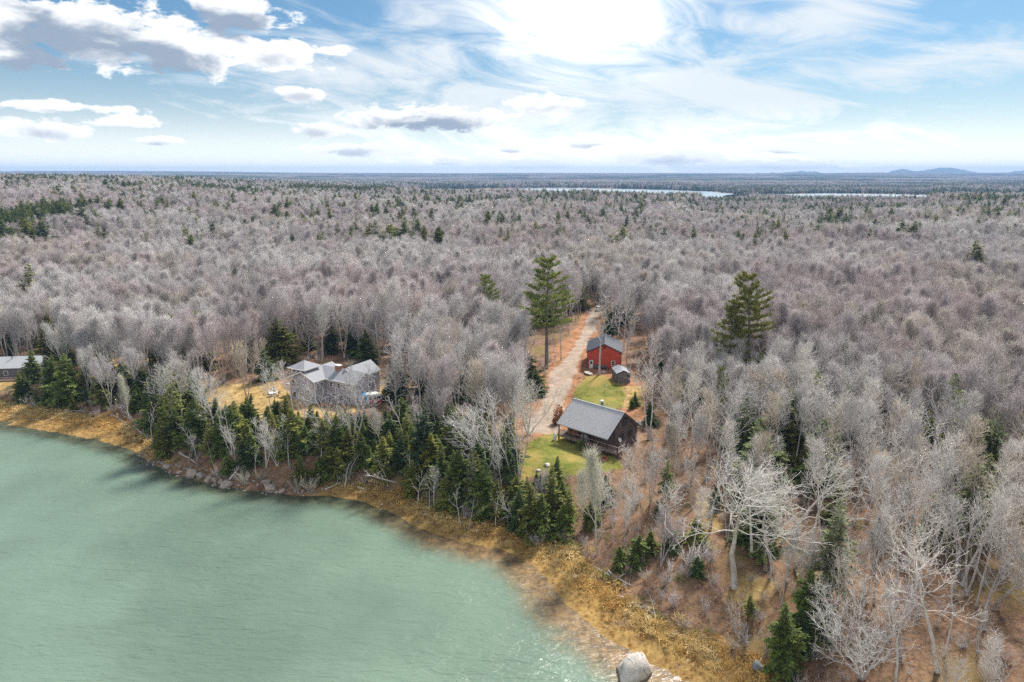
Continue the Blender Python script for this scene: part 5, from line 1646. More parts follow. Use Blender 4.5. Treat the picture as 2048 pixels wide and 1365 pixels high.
SPRUCES = [
    ((346, 876), (340, 736), 'sparse', 'olive', 'tall thin spruce with a long bare trunk over the rocky shore', 0, 1.1),
    ((822, 994), (825, 920), 'dense', 'yellow', 'bright yellow green young spruce at the marsh edge', 0, 1.0),
    ((943, 1010), (944, 896), 'ragged', 'pale', 'pale lichened spruce with dead lower branches on the bank', 0, .9),
    ((846, 935), (849, 820), 'broad', 'blue', 'tallest dark spruce on the bank below the camper', 0, .95),
    ((396, 745), (392, 622), 'dense', 'olive', 'massive dull green spruce in front of the old field', 1, 1.2),
    ((60, 660), (55, 526), 'slim', 'olive', 'tall dark spruce rising out of the western wood', 0, 1.3),
    ((1112, 990), (1116, 912), 'dense', 'green', 'pointed spruce at the foot of the cabin lawn', 2, 1.0),
    ((1063, 1075), (1062, 968), 'dense', 'olive', 'broad olive spruce at the back of the salt marsh', 1, 1.1),
    ((1104, 1050), (1106, 930), 'slim', 'olive', 'slender olive spruce beside the pointed one', 1, 1.2),
    ((1140, 1060), (1138, 968), 'ragged', 'olive', 'ragged spruce with dead twigs next to the feathery pale tree', 1, 1.0),
    ((1661, 1205), (1676, 1000), 'ragged', 'pale', 'tall lichened spruce with a pale trunk in the near wood', 1, 1.15),
    ((1570, 1350), (1572, 1205), 'dense', 'green', 'dark green spruce leaning at the marsh edge by the grey boulder', 0, 1.0),
    ((1625, 1260), (1622, 1140), 'broad', 'green', 'wide green fir below the tall lichened spruce', 1, 1.1),
    ((1600, 1300), (1610, 1215), 'broad', 'dark', 'dark fir behind the spruce by the grey boulder', 0, 1.0),
    ((1758, 1085), (1758, 1035), 'dense', 'blue', 'dark little fir at the foot of the open white tree', 1, 1.1),
    ((1990, 1000), (1992, 940), 'broad', 'blue', 'lone dark fir on the rusty slope', 1, .9),
    ((1952, 1030), (1950, 985), 'broad', 'yellow', 'yellowish fir beside the lone dark one on the rusty slope', 0, 1.1),
    ((1242, 1140), (1240, 1092), 'dense', 'green', 'small round fir above the driftwood', 0, 1.5),
    ((1275, 1125), (1280, 1070), 'broad', 'green', 'low green fir beside the small round one above the driftwood', 1, 1.3),
    ((1318, 1035), (1320, 1000), 'slim', 'dark', 'tiny dark fir beside the two-stemmed birch', 0, 1.6),
    ((1271, 812), (1270, 783), 'broad', 'green', 'small bushy fir behind the cabin roof', 0, 1.0),
    ((1264, 818), (1263, 796), 'broad', 'green', 'lowest of the bushy firs behind the cabin', 1, 1.0),
    ((1300, 850), (1302, 800), 'broad', 'dark', 'dark fir under the birches at the cabin gable', 0, 1.0),
    ((1565, 800), (1565, 730), 'broad', 'dark', 'dark rounded fir in the wood right of the twin pines', 1, 1.3),
    ((1618, 752), (1612, 606), 'ragged', 'pale', 'half dead spruce with a bleached spire in the right wood', 0, 1.1),
    ((2042, 800), (2038, 700), 'broad', 'dark', 'big dark fir behind the bleached dead tree', 0, 1.2),
    ((710, 712), (706, 645), 'broad', 'dark', 'dark fir behind the roof of the grey violet house', 0, 1.1),
    ((735, 735), (730, 660), 'broad', 'dark', 'dark fir beside the house drive', 1, 1.1),
    ((790, 800), (800, 715), 'broad', 'blue', 'blue green fir beyond the round headed silvery tree', 0, 1.1),
    ((850, 805), (850, 725), 'broad', 'blue', 'blue green fir in the thicket east of the camper', 1, 1.2),
    ((890, 800), (888, 730), 'broad', 'dark', 'dark fir in the thicket below the buff tree', 0, 1.2),
    ((1050, 770), (1048, 690), 'broad', 'dark', 'dark fir just behind the tall pine trunk', 1, 1.2),
    ((1075, 790), (1072, 738), 'broad', 'green', 'rounded green fir at the bend of the drive', 0, 1.3),
    ((498, 835), (502, 786), 'dense', 'dark', 'small dark fir alone on the house lawn', 1, 1.0),
    ((575, 868), (572, 792), 'dense', 'olive', 'olive spruce before the front of the house', 2, 1.0),
    ((618, 870), (622, 806), 'dense', 'dark', 'dark spruce before the corner of the house', 0, 1.0),
    ((394, 858), (392, 800), 'sparse', 'olive', 'little thin pine-like spruce on the golden slope', 1, 1.6),
    ((480, 668), (482, 615), 'broad', 'dark', 'dark fir at the far side of the old field', 0, 1.2),
    ((510, 670), (512, 625), 'dense', 'dark', 'second dark fir at the far side of the old field', 1, 1.2),
    ((540, 690), (540, 632), 'broad', 'dark', 'dark fir nearest the house at the old field', 1, 1.1),
    ((65, 765), (62, 700), 'broad', 'green', 'widest green fir before the pale roofed house', 0, 1.0),
    ((102, 800), (104, 708), 'dense', 'green', 'tall pointed fir beside the pale roofed house', 0, 1.0),
    ((125, 812), (128, 706), 'dense', 'green', 'tall bushy fir next to the pointed one above the marsh', 1, 1.1),
    ((50, 802), (48, 748), 'broad', 'dark', 'dark fir at the marsh edge below the pale roofed house', 1, 1.0),
    ((142, 800), (140, 715), 'slim', 'dark', 'slim dark fir at the end of the shore firs', 0, 1.2),
    ((985, 600), (976, 552), 'broad', 'olive', 'olive crowned conifer showing over the wood left of the tall pine', 0, 1.0),
    ((1018, 690), (1018, 598), 'slim', 'green', 'narrow green conifer close beside the tall pine', 1, 1.2),
    ((340, 560), (340, 498), 'slim', 'olive', 'lone conifer standing over the grey wood above the house', 0, 1.3),
    ((714, 600), (713, 524), 'slim', 'pale', 'thin pale conifer in the grey wood over the house', 1, 1.0),
    ((898, 590), (898, 530), 'ragged', 'olive', 'half hidden conifer in the wood behind the thicket', 0, 1.0),
    ((1056, 545), (1056, 488), 'slim', 'dark', 'dark conifer just behind the tall pine top', 1, 1.0),
    ((1105, 500), (1104, 462), 'sparse', 'dark', 'thin topped conifer far over the tall pine', 0, 1.2),
    ((1178, 520), (1177, 470), 'slim', 'dark', 'dark conifer far beyond the drive', 0, 1.3),
    ((1228, 515), (1228, 478), 'dense', 'dark', 'short dark conifer far beyond the garage', 1, 1.2),
    ((1295, 545), (1293, 492), 'ragged', 'olive', 'leaning olive conifer far beyond the garage woods', 1, 1.2),
    ((1373, 470), (1372, 430), 'dense', 'dark', 'conifer standing clear above the middle of the grey wood', 0, 1.2),
    ((1893, 530), (1892, 472), 'dense', 'green', 'clean pointed green conifer in the far right wood', 0, 1.2),
    ((1922, 520), (1922, 482), 'broad', 'olive', 'olive conifer next to the clean pointed one', 1, 1.0),
    ((1955, 600), (1952, 478), 'dense', 'olive', 'tallest olive conifer in the far right wood', 1, 1.3),
    ((2040, 510), (2038, 440), 'dense', 'olive', 'olive conifer at the edge of the far right wood', 2, 1.3),
    ((1725, 770), (1722, 722), 'broad', 'dark', 'dark fir under the many-stemmed silvery tree', 1, 1.2),
    ((1412, 800), (1410, 730), 'broad', 'dark', None, 0, 1.2),
    ((1538, 775), (1540, 700), 'broad', 'green', None, 1, 1.2),
    ((1592, 790), (1590, 728), 'dense', 'dark', None, 0, 1.3),
    ((1645, 775), (1648, 712), 'broad', 'dark', None, 1, 1.2),
    ((1690, 782), (1690, 735), 'broad', 'green', None, 0, 1.3),
    ((1780, 745), (1782, 690), 'dense', 'dark', None, 1, 1.2),
    ((1332, 742), (1330, 690), 'broad', 'dark', None, 0, 1.2),
    ((1352, 705), (1350, 655), 'broad', 'green', None, 1, 1.2),
    ((1222, 668), (1222, 630), 'broad', 'dark', None, 0, 1.2),
    ((660, 705), (662, 650), 'broad', 'dark', None, 1, 1.2),
    ((925, 800), (925, 750), 'broad', 'green', None, 0, 1.3),
    ((965, 800), (966, 745), 'broad', 'dark', None, 1, 1.3),
    ((1010, 790), (1012, 740), 'dense', 'green', None, 2, 1.2),
    ((218, 640), (216, 585), 'slim', 'dark', None, 0, 1.2),
    ((20, 690), (20, 630), 'broad', 'dark', None, 1, 1.3),
    ((430, 640), (432, 585), 'slim', 'green', None, 1, 1.2),
    ((560, 640), (558, 590), 'broad', 'dark', None, 0, 1.1),
    ((1985, 640), (1985, 560), 'dense', 'dark', None, 0, 1.2),
    ((2015, 620), (2014, 550), 'broad', 'olive', None, 1, 1.1),
    ((1935, 560), (1934, 505), 'slim', 'olive', None, 0, 1.3),
    ((1345, 1095), (1340, 1052), 'broad', 'dark', 'low dark fir beside the foot of the two-stemmed birch', 1, 1.5),
    ((1395, 1085), (1392, 1035), 'broad', 'olive', 'low olive fir above the bleached twisted bush', 0, 1.4),
    ((1300, 1105), (1302, 1062), 'broad', 'olive', 'low olive fir between the driftwood firs and the twin birch', 0, 1.5),
    ((1430, 1020), (1432, 972), 'dense', 'dark', 'dark fir behind the wind-combed crown', 1, 1.2),
    ((1185, 1050), (1182, 1000), 'broad', 'olive', 'olive fir at the foot of the feathery pale tree', 1, 1.3),
    ((1210, 1000), (1212, 950), 'broad', 'dark', 'dark fir below the red kayak', 0, 1.2),
    ((1082, 1075), (1084, 985), 'dense', 'green', 'green spruce right of the broad olive one', 2, 1.0),
    ((1040, 1060), (1038, 975), 'dense', 'dark', 'dark spruce left of the broad olive one', 0, 1.0),
    ((1125, 1075), (1126, 1010), 'broad', 'green', 'squat green fir on the marsh side of the ragged spruce', 0, 1.2),
    ((1500, 1240), (1502, 1185), 'ragged', 'olive', 'thin ragged fir at the edge of the near marsh', 1, 1.4),
    ((1395, 1150), (1396, 1112), 'broad', 'dark', 'dark low fir in front of the bleached twisted bush', 1, 1.4),
]
for b, t, st, tone, lab, var, wd in SPRUCES:
    stand(b, t, st, tone, lab, var, wd)

rb_ = random.Random(77)
for k, px in enumerate(range(300, 1070, 34)):
    px = px + rb_.uniform(-12, 12)
    if 560 < px < 770 and k % 2:
        continue
    sy = np.interp(px, [p_[0] for p_ in SHORE_PX], [p_[1] for p_ in SHORE_PX])
    by = sy - rb_.uniform(28, 62)
    stand((px, by), (px + rb_.uniform(-26, 14), by - rb_.uniform(62, 100)), rb_.choice(['stark', 'twin_birch', 'forked', 'birch', 'stark']), rb_.choice(['white', 'silver', 'white', 'grey']), None, k, .9)
stand((1093, 738), (1094, 516), 'pine', 'pine', 'tall white pine with layered boughs at the bend of the drive', 0, 1.12)
stand((1500, 790), (1500, 548), 'pine', 'yellow', 'taller of the twin pines on the right, with open top boughs', 1, 1.0)
stand((1462, 800), (1464, 598), 'pine', 'yellow', 'lower and denser of the twin pines', 2, 1.0)
stand((1440, 880), (1444, 735), 'pine', 'yellow', 'small yellow green pine below the twin pines', 1, .55)
stand((975, 690), (977, 550), 'pine', 'pine', 'pine with a rounded head over the wood left of the tall pine', 1, .9)
x, y, z = ground_at(1117, 848)


def bush_arrays(seed, n=900, R_=1.0, H=1.6):
    R = np.random.RandomState(seed)
    wood = Tubes()
    for i in range(9):
        a, e = R.rand() * 6.28, R.uniform(.1, .55)
        d = np.array([math.cos(a) * math.sin(e), math.sin(a) * math.sin(e), math.cos(e)])
        wood.add([(0, 0, -.1), tuple(d * H * .5), tuple(d * H * .95)], [.03, .018, .006], 3)
    u = R.normal(size=(n, 3))
    u /= np.linalg.norm(u, axis=1, keepdims=True)
    p = u * R.uniform(.45, 1.0, (n, 1)) * np.array([R_ * .75, R_ * .75, H * .5]) * (1 + .25 * np.sin(u[:, :1] * 5 + u[:, 1:2] * 4)) + np.array([0, 0, H * .52])
    d = u + R.normal(size=(n, 3)) * .5
    d /= np.linalg.norm(d, axis=1, keepdims=True)
    l = R.uniform(.12, .26, n)
    return wood.arrays(), kites(p, d, l, l * R.uniform(.5, .8, n), R)


KINDS['bush'] = [TreeKind('bush', 'bush', k, 1.6, bush_arrays(400 + k)) for k in range(2)]


def bush(px, py, H, tone, label, v=0, w_=1.0):
    x, y, z = ground_at(px, py)
    t = KINDS['bush'][v]
    r = thing('garden_shrub', label, 'shrub', (x, y, z), rng.uniform(0, 6))
    r.scale = (H / 1.6 * w_, H / 1.6 * w_, H / 1.6)
    link('trunk', t.trunk, r, color=(.2, .14, .1))
    link('crown', t.crown, r, color=NEEDLES[tone])


bush(1117, 845, 3.4, 'rust', 'rusty orange shrub at the back corner of the cabin porch', 0, .62)
bush(1110, 850, 1.5, 'rust', 'smaller rusty shrub beside the taller one at the cabin', 1, .9)
bush(1160, 901, 2.0, 'green', 'leafy green shrub against the cabin deck', 0, .8)

LANDMARK['the tall white pine'] = tuple(FOREST[-5][4:6])
LANDMARK['the twin pines'] = tuple(FOREST[-4][4:6])
for (b, t, st, tone, lab, var, wd), nm in ((HERO[0], 'the wind-combed white tree'), (HERO[7], 'the silvery fan of stems'), (HERO[11], 'the two-stemmed birch'), (next(h_ for h_ in HERO if 'great spreading' in h_[4]), 'the great spreading tree'),
                                          (SPRUCES[1], 'the yellow green young spruce'), (SPRUCES[10], 'the tall lichened spruce'), (SPRUCES[15], 'the lone dark fir'), (next(h_ for h_ in HERO if 'stubby upturned' in h_[4]), 'the bleached dead tree'), (SPRUCES[4], 'the massive dull green spruce'),
                                          (SPRUCES[0], 'the thin bare-trunked spruce'), (next(h_ for h_ in HERO if 'leaning out over the salt marsh' in h_[4]), 'the tree leaning over the marsh'), (next(h_ for h_ in HERO if h_[4].startswith('round headed')), 'the round headed silvery tree'), (next(h_ for h_ in HERO if 'large fan crowned' in h_[4]), 'the fan crowned silvery tree')):
    LANDMARK[nm] = ground_at(*b)[:2]

# ------------------------------------------------------------------ woods that fill the rest
CONIFER_BANDS = [(0, 150, 470, 40, .95), (150, 215, 455, 30, .6), (0, 70, 376, 60, .9), (95, 200, 385, 60, .5), (205, 280, 395, 60, .6), (180, 330, 408, 50, .55),
                 (330, 510, 402, 70, .95), (540, 800, 397, 100, .95), (800, 960, 392, 80, .5), (930, 1000, 425, 40, .5), (1090, 1220, 415, 60, .5), (1220, 1300, 400, 60, .5),
                 (1400, 1480, 412, 70, .5), (1480, 1720, 415, 80, .55), (1700, 2048, 402, 150, .75), (1830, 2100, 394, 260, .85), (1320, 1480, 393, 80, .6), (1000, 1320, 386, 120, .5),
                 (640, 860, 388, 150, .7), (300, 560, 382, 120, .6), (1700, 1830, 432, 40, .5), (1180, 1330, 440, 30, .35), (1860, 2060, 470, 40, .4), (1900, 2060, 425, 60, .5), (20, 70, 590, 25, .5), (420, 560, 620, 20, .5), (500, 700, 640, 14, .4)]
BANDS = []
for x0_, x1_, py_, dep, p_ in CONIFER_BANDS:
    xa, ya = ground_at(x0_, py_)[:2]
    xb, yb = ground_at(x1_, py_)[:2]
    BANDS.append(((xa + xb) / 2, (ya + yb) / 2, abs(xb - xa) / 2, dep, p_))


def conifer_share(x, y):
    p = 0.055 + 0.065 * smoothstep(350, 800, y) + 0.05 * smoothstep(300, 180, y) + 0.25 * smoothstep(.60, .74, fbm(x, y, 70, 61))
    p = p + 0.6 * smoothstep(900, 1300, y) * smoothstep(.50, .60, fbm(x, y * 3.0, 700, 63))
    for cx_, cy2, hw, dep, pp in BANDS:
        e = np.maximum(np.abs(x - cx_) / hw, np.abs(y - cy2) / dep) + (fbm(x, y, 40, 65) - .5) * .8
        p = np.maximum(p, pp * smoothstep(1.1, .8, e))
    return np.clip(p, 0, 1)


def lattice(y0, y1, cell, seed, half=.86):
    R = np.random.RandomState(seed)
    nx_ = int(2 * half * y1 / cell) + 2
    ny_ = int((y1 - y0) / cell) + 1
    a, b = np.meshgrid(np.arange(nx_) - nx_ / 2, np.arange(ny_))
    x = (a.ravel() + R.rand(a.size)) * cell
    y = y0 + (b.ravel() + R.rand(a.size)) * cell
    keep = np.abs(x) < half * y + 18
    return x[keep], y[keep], R


def clear_mask(x, y, pad=2.5):
    bad = np.zeros(x.shape, bool)
    for poly in CLEAR:
        bad |= poly_sdf(x, y, poly) < pad * .4
    bad |= poly_sdf(x, y, RUST) < -1.0
    bad |= line_dist(x, y, DRIVE, [v + pad for v in DRIVE_W]) < 0
    bad |= line_dist(x, y, HOUSE_DRIVE, [2, 2, 2]) < pad
    for cx_, cy2, r_, z_ in PADS:
        bad |= np.hypot(x - cx_, y - cy2) < r_ + 1.5
    return bad


def hides_home(x, y, z, H, half):
    """True for a tree that would stand in front of the houses, lawns or drive as the photograph shows them."""
    p0, p1 = project(x, y, z), project(x, y, z + H)
    hw = half * FPX / math.hypot(y, CAM_Z)
    for x0_, y0_, x1_, y1_, foot in HOME:
        if p0[1] > y0_ + 8 and p1[1] < y1_ and p0[0] + hw > x0_ and p0[0] - hw < x1_ and p0[1] < foot + 420:
            return True
    return False


OPEN = [poly_px([(1285, 1010), (1400, 930), (1560, 930), (1720, 990), (1740, 1120), (1640, 1160), (1480, 1200), (1330, 1110)]), poly_px([(1700, 880), (1960, 880), (2060, 960), (2060, 1040), (1900, 1010), (1800, 960)])]
x, y, R = lattice(50, 330, 4.5, 91)
xr, yr, _ = lattice(50, 175, 4.3, 191)
sel = (xr > 10) & (R.rand(len(xr)) < .8)
x, y = np.r_[x, xr[sel]], np.r_[y, yr[sel]]
d = shore_dist(x, y)
ok = (d > marsh_width(x) + np.interp(x, [-20, 8], [3.0, 7.0])) & ~clear_mask(x, y)
x, y, d = x[ok], y[ok], d[ok]
z = height(x, y, d)
pc = conifer_share(x, y)
u1, u2, u3, u4 = R.rand(4, len(x))
thin = np.where((x > 12) & (y < 140), .86, .97)
tones_b = ['grey', 'silver', 'mauve', 'grey', 'silver', 'mauve', 'silver', 'buff']
taken = np.array([(f[4], f[5]) for f in FOREST])
open_ = np.minimum.reduce([poly_sdf(x, y, p) for p in OPEN])
near_pts = []
for i in range(len(x)):
    px_, py_ = project(x[i], y[i], z[i])
    if u1[i] > thin[i] or np.min(np.hypot(taken[:, 0] - x[i], taken[:, 1] - y[i])) < 2.6:
        continue
    con = u2[i] < pc[i] or (d[i] < 20 and -100 < x[i] < 4 and u2[i] < .35)
    if x[i] > 8 and y[i] < 175 and u2[i] < .13:
        con = True
    if con and x[i] > 14 and y[i] < 82:
        continue
    edge = d[i] < 24
    if not con and open_[i] < 0 and u4[i] < .48:
        continue
    if con:
        H = (4 + 5 * u3[i]) if edge else (6 + 8 * u3[i])
        half = H * .22
    else:
        H = (9 + 5 * u3[i]) if edge else (13 + 5.5 * u3[i])
        if x[i] > 12 and y[i] < 160:
            H *= .92
        half = H * .30
    if edge and not con and x[i] < 6 and u4[i] < .65:
        continue
    while H > 3 and hides_home(x[i], y[i], z[i], H, half):
        H *= .82
    if H < (3 if con else 7) or hides_home(x[i], y[i], z[i], H, half):
        continue
    near_pts.append((math.hypot(x[i], y[i]) / H, con, x[i], y[i], z[i], H, u3[i], u4[i], px_, py_))
# young firs crowding the steep bank
xs, ys, R = lattice(60, 200, 2.45, 92)
ds = shore_dist(xs, ys)
mw = marsh_width(xs)
ok = (ds > mw + .5) & (ds < mw + np.interp(xs, [-75, -20, 5, 10], [22, 20, 22, 8])) & (xs < 9) & ~clear_mask(xs, ys, 1.0)
for xx, yy, dd in zip(xs[ok], ys[ok], ds[ok]):
    if R.rand() < np.interp(xx, [-110, -80, -70, 5, 9], [.3, .45, .95, .88, .35]):
        zz = float(height(xx, yy)[0])
        H = R.uniform(3.2, 8.5)
        while H > 2 and hides_home(xx, yy, zz, H, H * .15):
            H *= .8
        if H > 2 and np.min(np.hypot(taken[:, 0] - xx, taken[:, 1] - yy)) > 1.4:
            px_, py_ = project(xx, yy, zz)
            near_pts.append((math.hypot(xx, yy) / H * .35, True, xx, yy, zz, H, R.rand(), R.rand(), px_, py_))
near_pts.sort(key=lambda r: r[0])
n_b = sum(f[1] == 'bare' for f in FOREST)
n_c = sum(f[1] == 'spruce' for f in FOREST)
rest_b, rest_c = [], []
B_STYLES = ['vase', 'brush', 'vase', 'clump', 'clump', 'round', 'poplar', 'birch', 'twin_birch', 'poplar']
R_STYLES = ['birch', 'poplar', 'birch', 'crooked', 'poplar', 'birch', 'twin_birch', 'poplar', 'stark', 'twin_birch']
C_STYLES = ['dense', 'broad', 'dense', 'slim', 'broad', 'ragged']
LIMIT = 298
for (_, con, x_, y_, z_, H, a, b, px_, py_) in near_pts:
    seen = -60 < px_ < 2110 and py_ < 1480
    if con and n_c < LIMIT and seen:
        st = C_STYLES[int(a * 5.99)]
        tone = rng.choice(['dark', 'green', 'green', 'olive', 'green', 'olive'] + (['yellow'] if y_ < 140 else []))
        put(st, x_, y_, z_, H, tone, lean=(rng.gauss(0, .03), rng.gauss(0, .03)), width=rng.uniform(1.0, 1.4))
        n_c += 1
    elif not con and n_b < LIMIT and seen:
        right = x_ > 8 and y_ < 175
        st = (R_STYLES if right else B_STYLES)[int(a * 9.99)]
        tone = rng.choice(['silver', 'white', 'grey', 'white', 'silver', 'buff'] if right else tones_b)
        put(st, x_, y_, z_, H, tone, lean=(rng.gauss(0, .05), rng.gauss(0, .05)), width=rng.uniform(.85, 1.15))
        n_b += 1
    else:
        (rest_c if con else rest_b).append((x_, y_, z_, H))
print('SINGLE', n_b, n_c, 'near rest', len(rest_b), len(rest_c))

# the woods beyond, too many to count
fx, fy, fh, fc_ = [], [], [], []
for y0_, y1_, cell, sc_ in ((330, 620, 4.9, 1.0), (620, 1300, 6.0, 1.05), (1300, 2900, 9.0, 1.15)):
    x, y, R = lattice(y0_, y1_, cell, int(cell * 10))
    z = height(x, y)
    ok = (z > .3)
    x, y, z = x[ok], y[ok], z[ok]
    pc = conifer_share(x, y)
    con = R.rand(len(x)) < pc
    # a few odd gaps so that the canopy is uneven
    gap = fbm(x, y, 45, 71) > .80
    x, y, z, con = x[~gap], y[~gap], z[~gap], con[~gap]
    lowd = np.where((y > 1250) & (x > -350), .82, 1.0) * np.where((y > 620) & (x / y > .27) & (x / y < .60), .70, 1.0)
    H = np.where(con, R.uniform(14, 22, len(x)), R.uniform(11, 19, len(x))) * lowd * np.where(con, 1.0, .75 + .5 * fbm(x, y, 60, 73))
    fx.append(np.stack([x, y, z, H * sc_], 1)), fc_.append(con)
far_pts, far_con = np.vstack(fx), np.concatenate(fc_)
bare_pts = np.vstack([np.array(rest_b).reshape(-1, 4), far_pts[~far_con]])
con_pts = np.vstack([np.array(rest_c).reshape(-1, 4), far_pts[far_con]])
print('woods', len(bare_pts), len(con_pts))


def scatter(name, label, pts, sources, seed, tilt=.05, widths=(.85, 1.2), base_h=1.0, patch=None):
    """One object: points that carry copies of the source forms."""
    R = np.random.RandomState(seed)
    n = len(pts)
    me = bpy.data.meshes.new(name)
    me.vertices.add(n)
    me.vertices.foreach_set('co', pts[:, :3].astype(np.float32).ravel())
    idx_ = R.randint(0, len(sources), n)
    if patch is not None:
        idx_ = patch(pts, len(sources), R)
    forms = []
    for s_ in sources:
        if s_[0] not in forms:
            forms.append(s_[0])
    form_of = np.array([forms.index(s_[0]) for s_ in sources])
    srcH = np.array([s_[1] for s_ in sources])
    sz = pts[:, 3] / srcH[idx_]
    wd = sz * R.uniform(*widths, n)
    for nm, typ, key, arr in (('turn', 'FLOAT_VECTOR', 'vector', np.stack([R.normal(size=n) * tilt, R.normal(size=n) * tilt, R.rand(n) * 6.283], 1)),
                              ('size', 'FLOAT_VECTOR', 'vector', np.stack([wd, wd, sz], 1)), ('form', 'INT', 'value', form_of[idx_]),
                              ('tone', 'FLOAT_VECTOR', 'vector', np.array([s_[2] for s_ in sources])[idx_])):
        at = me.attributes.new(nm, typ, 'POINT')
        at.data.foreach_set(key, arr.astype(np.int32 if typ == 'INT' else np.float32).ravel())
    col = bpy.data.collections.new(name + '_forms')
    for i, f_ in enumerate(forms):
        col.objects.link(bpy.data.objects.new('%s_form_%03d' % (name, i), f_))
    ob = link(name, me)
    ng = bpy.data.node_groups.new(name, 'GeometryNodeTree')
    ng.interface.new_socket('Geometry', in_out='INPUT', socket_type='NodeSocketGeometry')
    ng.interface.new_socket('Geometry', in_out='OUTPUT', socket_type='NodeSocketGeometry')
    N = ng.nodes
    gi, go = N.new('NodeGroupInput'), N.new('NodeGroupOutput')
    ci = N.new('GeometryNodeCollectionInfo')
    ci.inputs['Collection'].default_value = col
    ci.inputs['Separate Children'].default_value = True
    ci.inputs['Reset Children'].default_value = True
    iop = N.new('GeometryNodeInstanceOnPoints')
    iop.inputs['Pick Instance'].default_value = True
    L = ng.links
    L.new(gi.outputs[0], iop.inputs['Points'])
    L.new(ci.outputs[0], iop.inputs['Instance'])
    for nm, typ, sock in (('turn', 'FLOAT_VECTOR', 'Rotation'), ('size', 'FLOAT_VECTOR', 'Scale'), ('form', 'INT', 'Instance Index')):
        na = N.new('GeometryNodeInputNamedAttribute')
        na.data_type = typ
        na.inputs['Name'].default_value = nm
        out = next(o_ for o_ in na.outputs if o_.enabled and o_.name == 'Attribute')
        L.new(out, iop.inputs[sock])
    L.new(iop.outputs[0], go.inputs[0])
    md = ob.modifiers.new('scatter', 'NODES')
    md.node_group = ng
    return tag(ob, label, None, None, 'stuff')


JOINED = {}


def joined(style, v):
    if (style, v) not in JOINED:
        JOINED[style, v] = KINDS[style][v].joined('forest_' + style)
    return JOINED[style, v]


bare_src = []
for tone in ((.57, .535, .535), (.57, .515, .52), (.65, .625, .615), (.53, .455, .445), (.58, .53, .485)):
    for st in ('vase', 'brush', 'vase', 'clump', 'poplar', 'clump', 'brush'):
        v = rng.randrange(len(KINDS[st]))
        bare_src.append((joined(st, v), 16.0, tone))
per = 7


def tone_patches(pts, n, R):
    """Trees of like colour grow in stands."""
    f = fbm(pts[:, 0], pts[:, 1], 55, 81, 2) + R.normal(size=len(pts)) * .10
    g = fbm(pts[:, 0], pts[:, 1], 35, 83, 2) + R.normal(size=len(pts)) * .12
    t = np.select([f < .40, f < .52, f < .66], [2, 0, 1], 3)
    t = np.where((g > .68), 4, t)
    t = np.where((t == 3) & (R.rand(len(pts)) < .5), 1, t)
    return t * per + R.randint(0, per, len(pts))


scatter('bare_woods', 'leafless grey and mauve hardwood forest spreading to the far water', bare_pts, bare_src, 1, widths=(.9, 1.35), patch=tone_patches)
con_src = [(joined(st, v), KINDS[st][v].H, NEEDLES[tone]) for st, v in (('dense', 0), ('dense', 1), ('slim', 0), ('broad', 0), ('ragged', 0), ('dense', 2)) for tone in ('dark', 'green', 'olive')]
scatter('conifer_woods', 'dark spruce and fir stands scattered through the bare forest', con_pts, con_src, 2, widths=(1.0, 1.5))


def far_patch(seed, conifer):
    R = np.random.RandomState(seed)
    V, T = [], []
    for i in range(46):
        x0_, y0_ = R.uniform(-36, 36, 2)
        h, r_ = (R.uniform(8, 15), R.uniform(1.6, 2.8)) if conifer else (R.uniform(9, 15), R.uniform(3, 5))
        b, k = len(V), 6
        levels = ((1.0, 1.5, .35), (h * .45, r_, 1.0), (h * .8, r_ * (.5 if conifer else .8), 1.0))
        for zz, rr, _ in levels:
            for j in range(k):
                a = 6.283 * j / k + R.rand() * .5
                V.append((x0_ + math.cos(a) * rr * R.uniform(.7, 1.2), y0_ + math.sin(a) * rr * R.uniform(.7, 1.2), zz + R.uniform(-.8, .8)))
        V.append((x0_, y0_, h))
        for l in range(2):
            for j in range(k):
                p, q_ = b + l * k + j, b + l * k + (j + 1) % k
                T += [(p, q_, q_ + k), (p, q_ + k, p + k)]
        T += [(b + 2 * k + j, b + 2 * k + (j + 1) % k, b + 3 * k) for j in range(k)]
    return mesh_from('far_stand', V, None, T, (NEEDLE_WOODS if conifer else TWIG_WOODS,))


x, y, R = lattice(2900, 9000, 62, 95, .9)
z = height(x, y)
ok = z > .3
x, y, z = x[ok], y[ok], z[ok]
fcn = fbm(x, y * 2.6, 900, 101) + R.normal(size=len(x)) * .05
is_con = fcn > .535
keep = (fbm(x, y * 2.2, 700, 103) < .66)
pts = np.stack([x, y, z, np.full(len(x), 1.0)], 1)
far_b = [(far_patch(k, False), 1.0, t) for k, t in ((1, (.26, .225, .22)), (2, (.22, .185, .185)), (3, (.32, .285, .275)))]
far_c = [(far_patch(k + 10, True), 1.0, NEEDLES[t]) for k, t in ((1, 'dark'), (2, 'green'), (3, 'dark'))]
scatter('far_bare_woods', 'hazy bare woods on the slopes beyond the water', pts[keep & ~is_con], far_b, 3, 0, (.9, 1.1))
scatter('far_conifer_woods', 'hazy dark conifer woods on the slopes beyond the water', pts[keep & is_con], far_c, 4, 0, (.9, 1.1))
# ------------------------------------------------------------------ brush, grass, rocks and fallen wood


